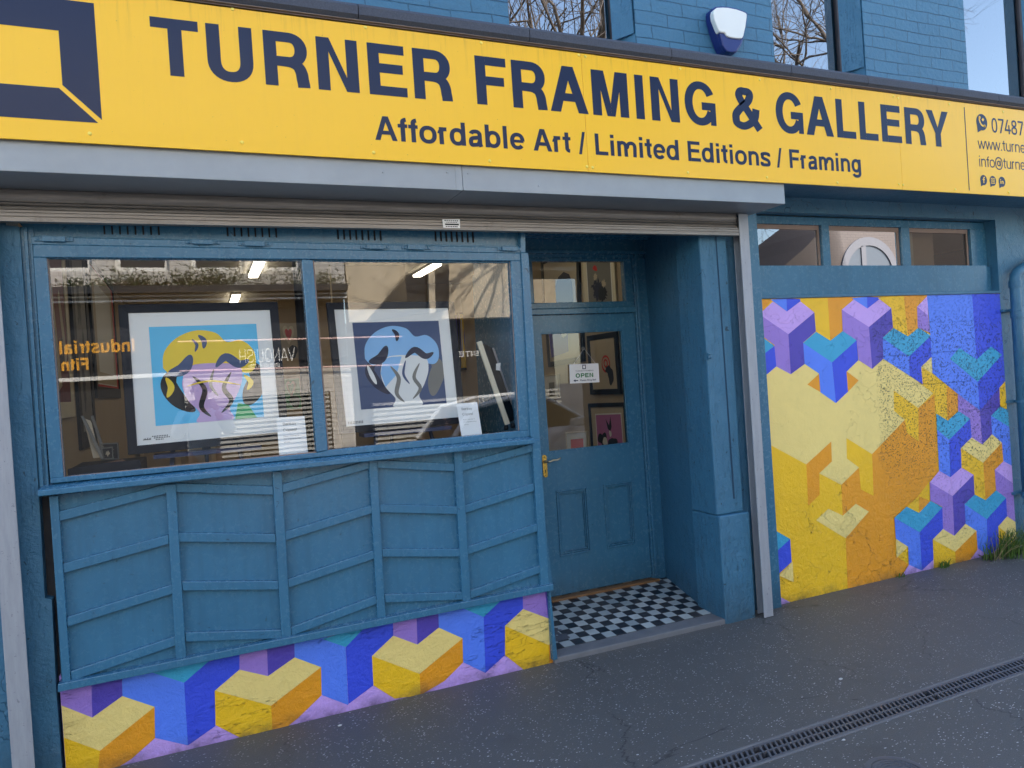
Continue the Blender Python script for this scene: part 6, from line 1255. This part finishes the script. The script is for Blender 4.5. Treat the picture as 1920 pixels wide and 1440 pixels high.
#@@PERSON
# ================================================================== the photographer (seen only as a faint mirror image)
def person():
    T = thing('person', 'person in a pale jacket holding up a phone, faintly mirrored in the left pane', 'person', (0.02, -0.36, 0))
    mats = dict(skin=plain('skin', srgb(206, 158, 132), .5), jkt=plain('pale_jacket', srgb(214, 212, 208), .7, bump=.3, bs=20), jean=plain('dark_jeans', srgb(36, 44, 62), .8), hair=plain('dark_hair', srgb(34, 26, 22), .6), shoe=plain('dark_shoes', srgb(24, 24, 26), .5))
    def skin(name, vs, es, rs, mat, parent, sub=2, root=0):
        me = bpy.data.meshes.new(name); me.from_pydata(vs, es, []); me.materials.append(mat)
        o = bpy.data.objects.new(name, me); sc.collection.objects.link(o)
        o.modifiers.new('skin', 'SKIN').use_smooth_shade = True
        for i, r in enumerate(rs): me.skin_vertices[0].data[i].radius = (r, r) if not isinstance(r, tuple) else r
        me.skin_vertices[0].data[root].use_root = True
        s = o.modifiers.new('sub', 'SUBSURF'); s.levels = sub; s.render_levels = sub
        o.parent = parent; t = Vector((0, 0, 0)); q = parent
        while q: t += q.location; q = q.parent
        o.location = -t; return o
    y = -0.42
    vs = [(0.02, y, .95), (0.02, y, 1.15), (0.02, y, 1.36), (0.02, y+.01, 1.47), (0.02, y+.02, 1.55), (0.02, y+.04, 1.66), (0.02, y+.04, 1.73),
          (-.15, y, 1.42), (-.22, y+.09, 1.24), (-.10, y+.33, 1.46), (.19, y, 1.42), (.26, y+.09, 1.24), (.14, y+.33, 1.46),
          (-.08, y, .90), (-.10, y+.02, .50), (-.11, y-.01, .10), (-.11, y+.12, .04), (.12, y, .90), (.14, y+.02, .50), (.15, y-.01, .10), (.15, y+.12, .04)]
    es = [(0, 1), (1, 2), (2, 3), (3, 4), (4, 5), (5, 6), (2, 7), (7, 8), (8, 9), (2, 10), (10, 11), (11, 12), (0, 13), (13, 14), (14, 15), (15, 16), (0, 17), (17, 18), (18, 19), (19, 20)]
    rs = [(.14, .10), (.13, .10), (.15, .11), .06, .055, (.075, .095), (.06, .075), .062, .047, .032, .062, .047, .032, .085, .060, .042, .035, .085, .060, .042, .035]
    body = skin('body', vs, es, rs, mats['skin'], T)
    skin('jacket', [(0.02, y, .88), (0.02, y, 1.15), (0.02, y, 1.38), (-.16, y, 1.42), (-.22, y+.09, 1.24), (-.12, y+.28, 1.42), (.20, y, 1.42), (.26, y+.09, 1.24), (.16, y+.28, 1.42)], [(0, 1), (1, 2), (2, 3), (3, 4), (4, 5), (2, 6), (6, 7), (7, 8)], [(.165, .125), (.15, .12), (.17, .13), .082, .066, .05, .082, .066, .05], mats['jkt'], body)
    skin('trousers', [(0.02, y, .93), (-.08, y, .88), (-.10, y+.02, .50), (-.11, y-.01, .12), (.12, y, .88), (.14, y+.02, .50), (.15, y-.01, .12)], [(0, 1), (1, 2), (2, 3), (0, 4), (4, 5), (5, 6)], [(.15, .12), .10, .075, .06, .10, .075, .06], mats['jean'], body)
    for s_ in (-.11, .15): skin('shoe', [(s_, y-.05, .05), (s_, y+.06, .045), (s_, y+.17, .035)], [(0, 1), (1, 2)], [(.045, .05), (.048, .045), (.04, .03)], mats['shoe'], body)
    skin('hair', [(0.02, y+.015, 1.62), (0.02, y, 1.70), (0.02, y+.03, 1.775)], [(0, 1), (1, 2)], [(.08, .07), (.092, .09), (.07, .07)], mats['hair'], body)
    # face
    for ex in (-.032, .032): MB().lathe((0.02+ex, y+.128, 1.665), [(.012, -.004), (.010, .002), (.004, .004)], 10, axis='y').build('eye', INK, body, smooth=True)
    MB().prism([(0.02-.014, y+.12, 1.635), (0.02+.014, y+.12, 1.635), (0.02, y+.12, 1.67)], (0, .03, 0)).build('nose', mats['skin'], body, bevel=.006)
    MB().box(0.02-.024, 0.02+.024, y+.118, y+.132, 1.600, 1.608).build('mouth', plain('lips', srgb(170, 96, 90), .5), body, bevel=.003)
    for s_ in (-1, 1): MB().tube([(0.02+s_*.078, y+.03, 1.69), (0.02+s_*.088, y+.02, 1.67), (0.02+s_*.080, y+.035, 1.635)], [.008, .012, .006], 8).build('ear', mats['skin'], body, smooth=True)
    # hands closed on the phone edges
    for s_, hx_ in ((-1, -.105), (1, .145)):
        base = Vector((hx_, y+.335, 1.47)); px_e = .02+s_*.085
        pal = [tuple(base), tuple(base+Vector((-s_*.012, .03, .035))), tuple(base+Vector((-s_*.02, .05, .065)))]
        skin('hand', pal, [(0, 1), (1, 2)], [(.026, .02), (.038, .018), (.034, .015)], mats['skin'], body)
        for k in range(4):
            b_ = base+Vector((-s_*.012, .045, .035+.018*k)); L = (.026, .03, .029, .023)[k]
            skin('finger', [tuple(b_), tuple(b_+Vector((s_*-.004, L, .004))), tuple(b_+Vector((-s_*L*.9, L+.012, .006))), tuple(b_+Vector((-s_*L*1.5, L+.008, .006)))], [(0, 1), (1, 2), (2, 3)], [.0095, .009, .0085, .0075], mats['skin'], body, 1)
        skin('thumb', [tuple(base+Vector((-s_*.015, .02, .02))), tuple(base+Vector((-s_*.045, .018, .045))), tuple(base+Vector((-s_*.062, .028, .062)))], [(0, 1), (1, 2)], [.012, .0105, .009], mats['skin'], body, 1)
    ph = MB(); ph.box(-.062, .102, -.030, -.022, 1.500, 1.575)
    tag(ph.build('phone', plain('black_phone', srgb(18, 18, 20), .3), None, bevel=.006), 'black phone held up by the mirrored photographer', 'phone')
person()
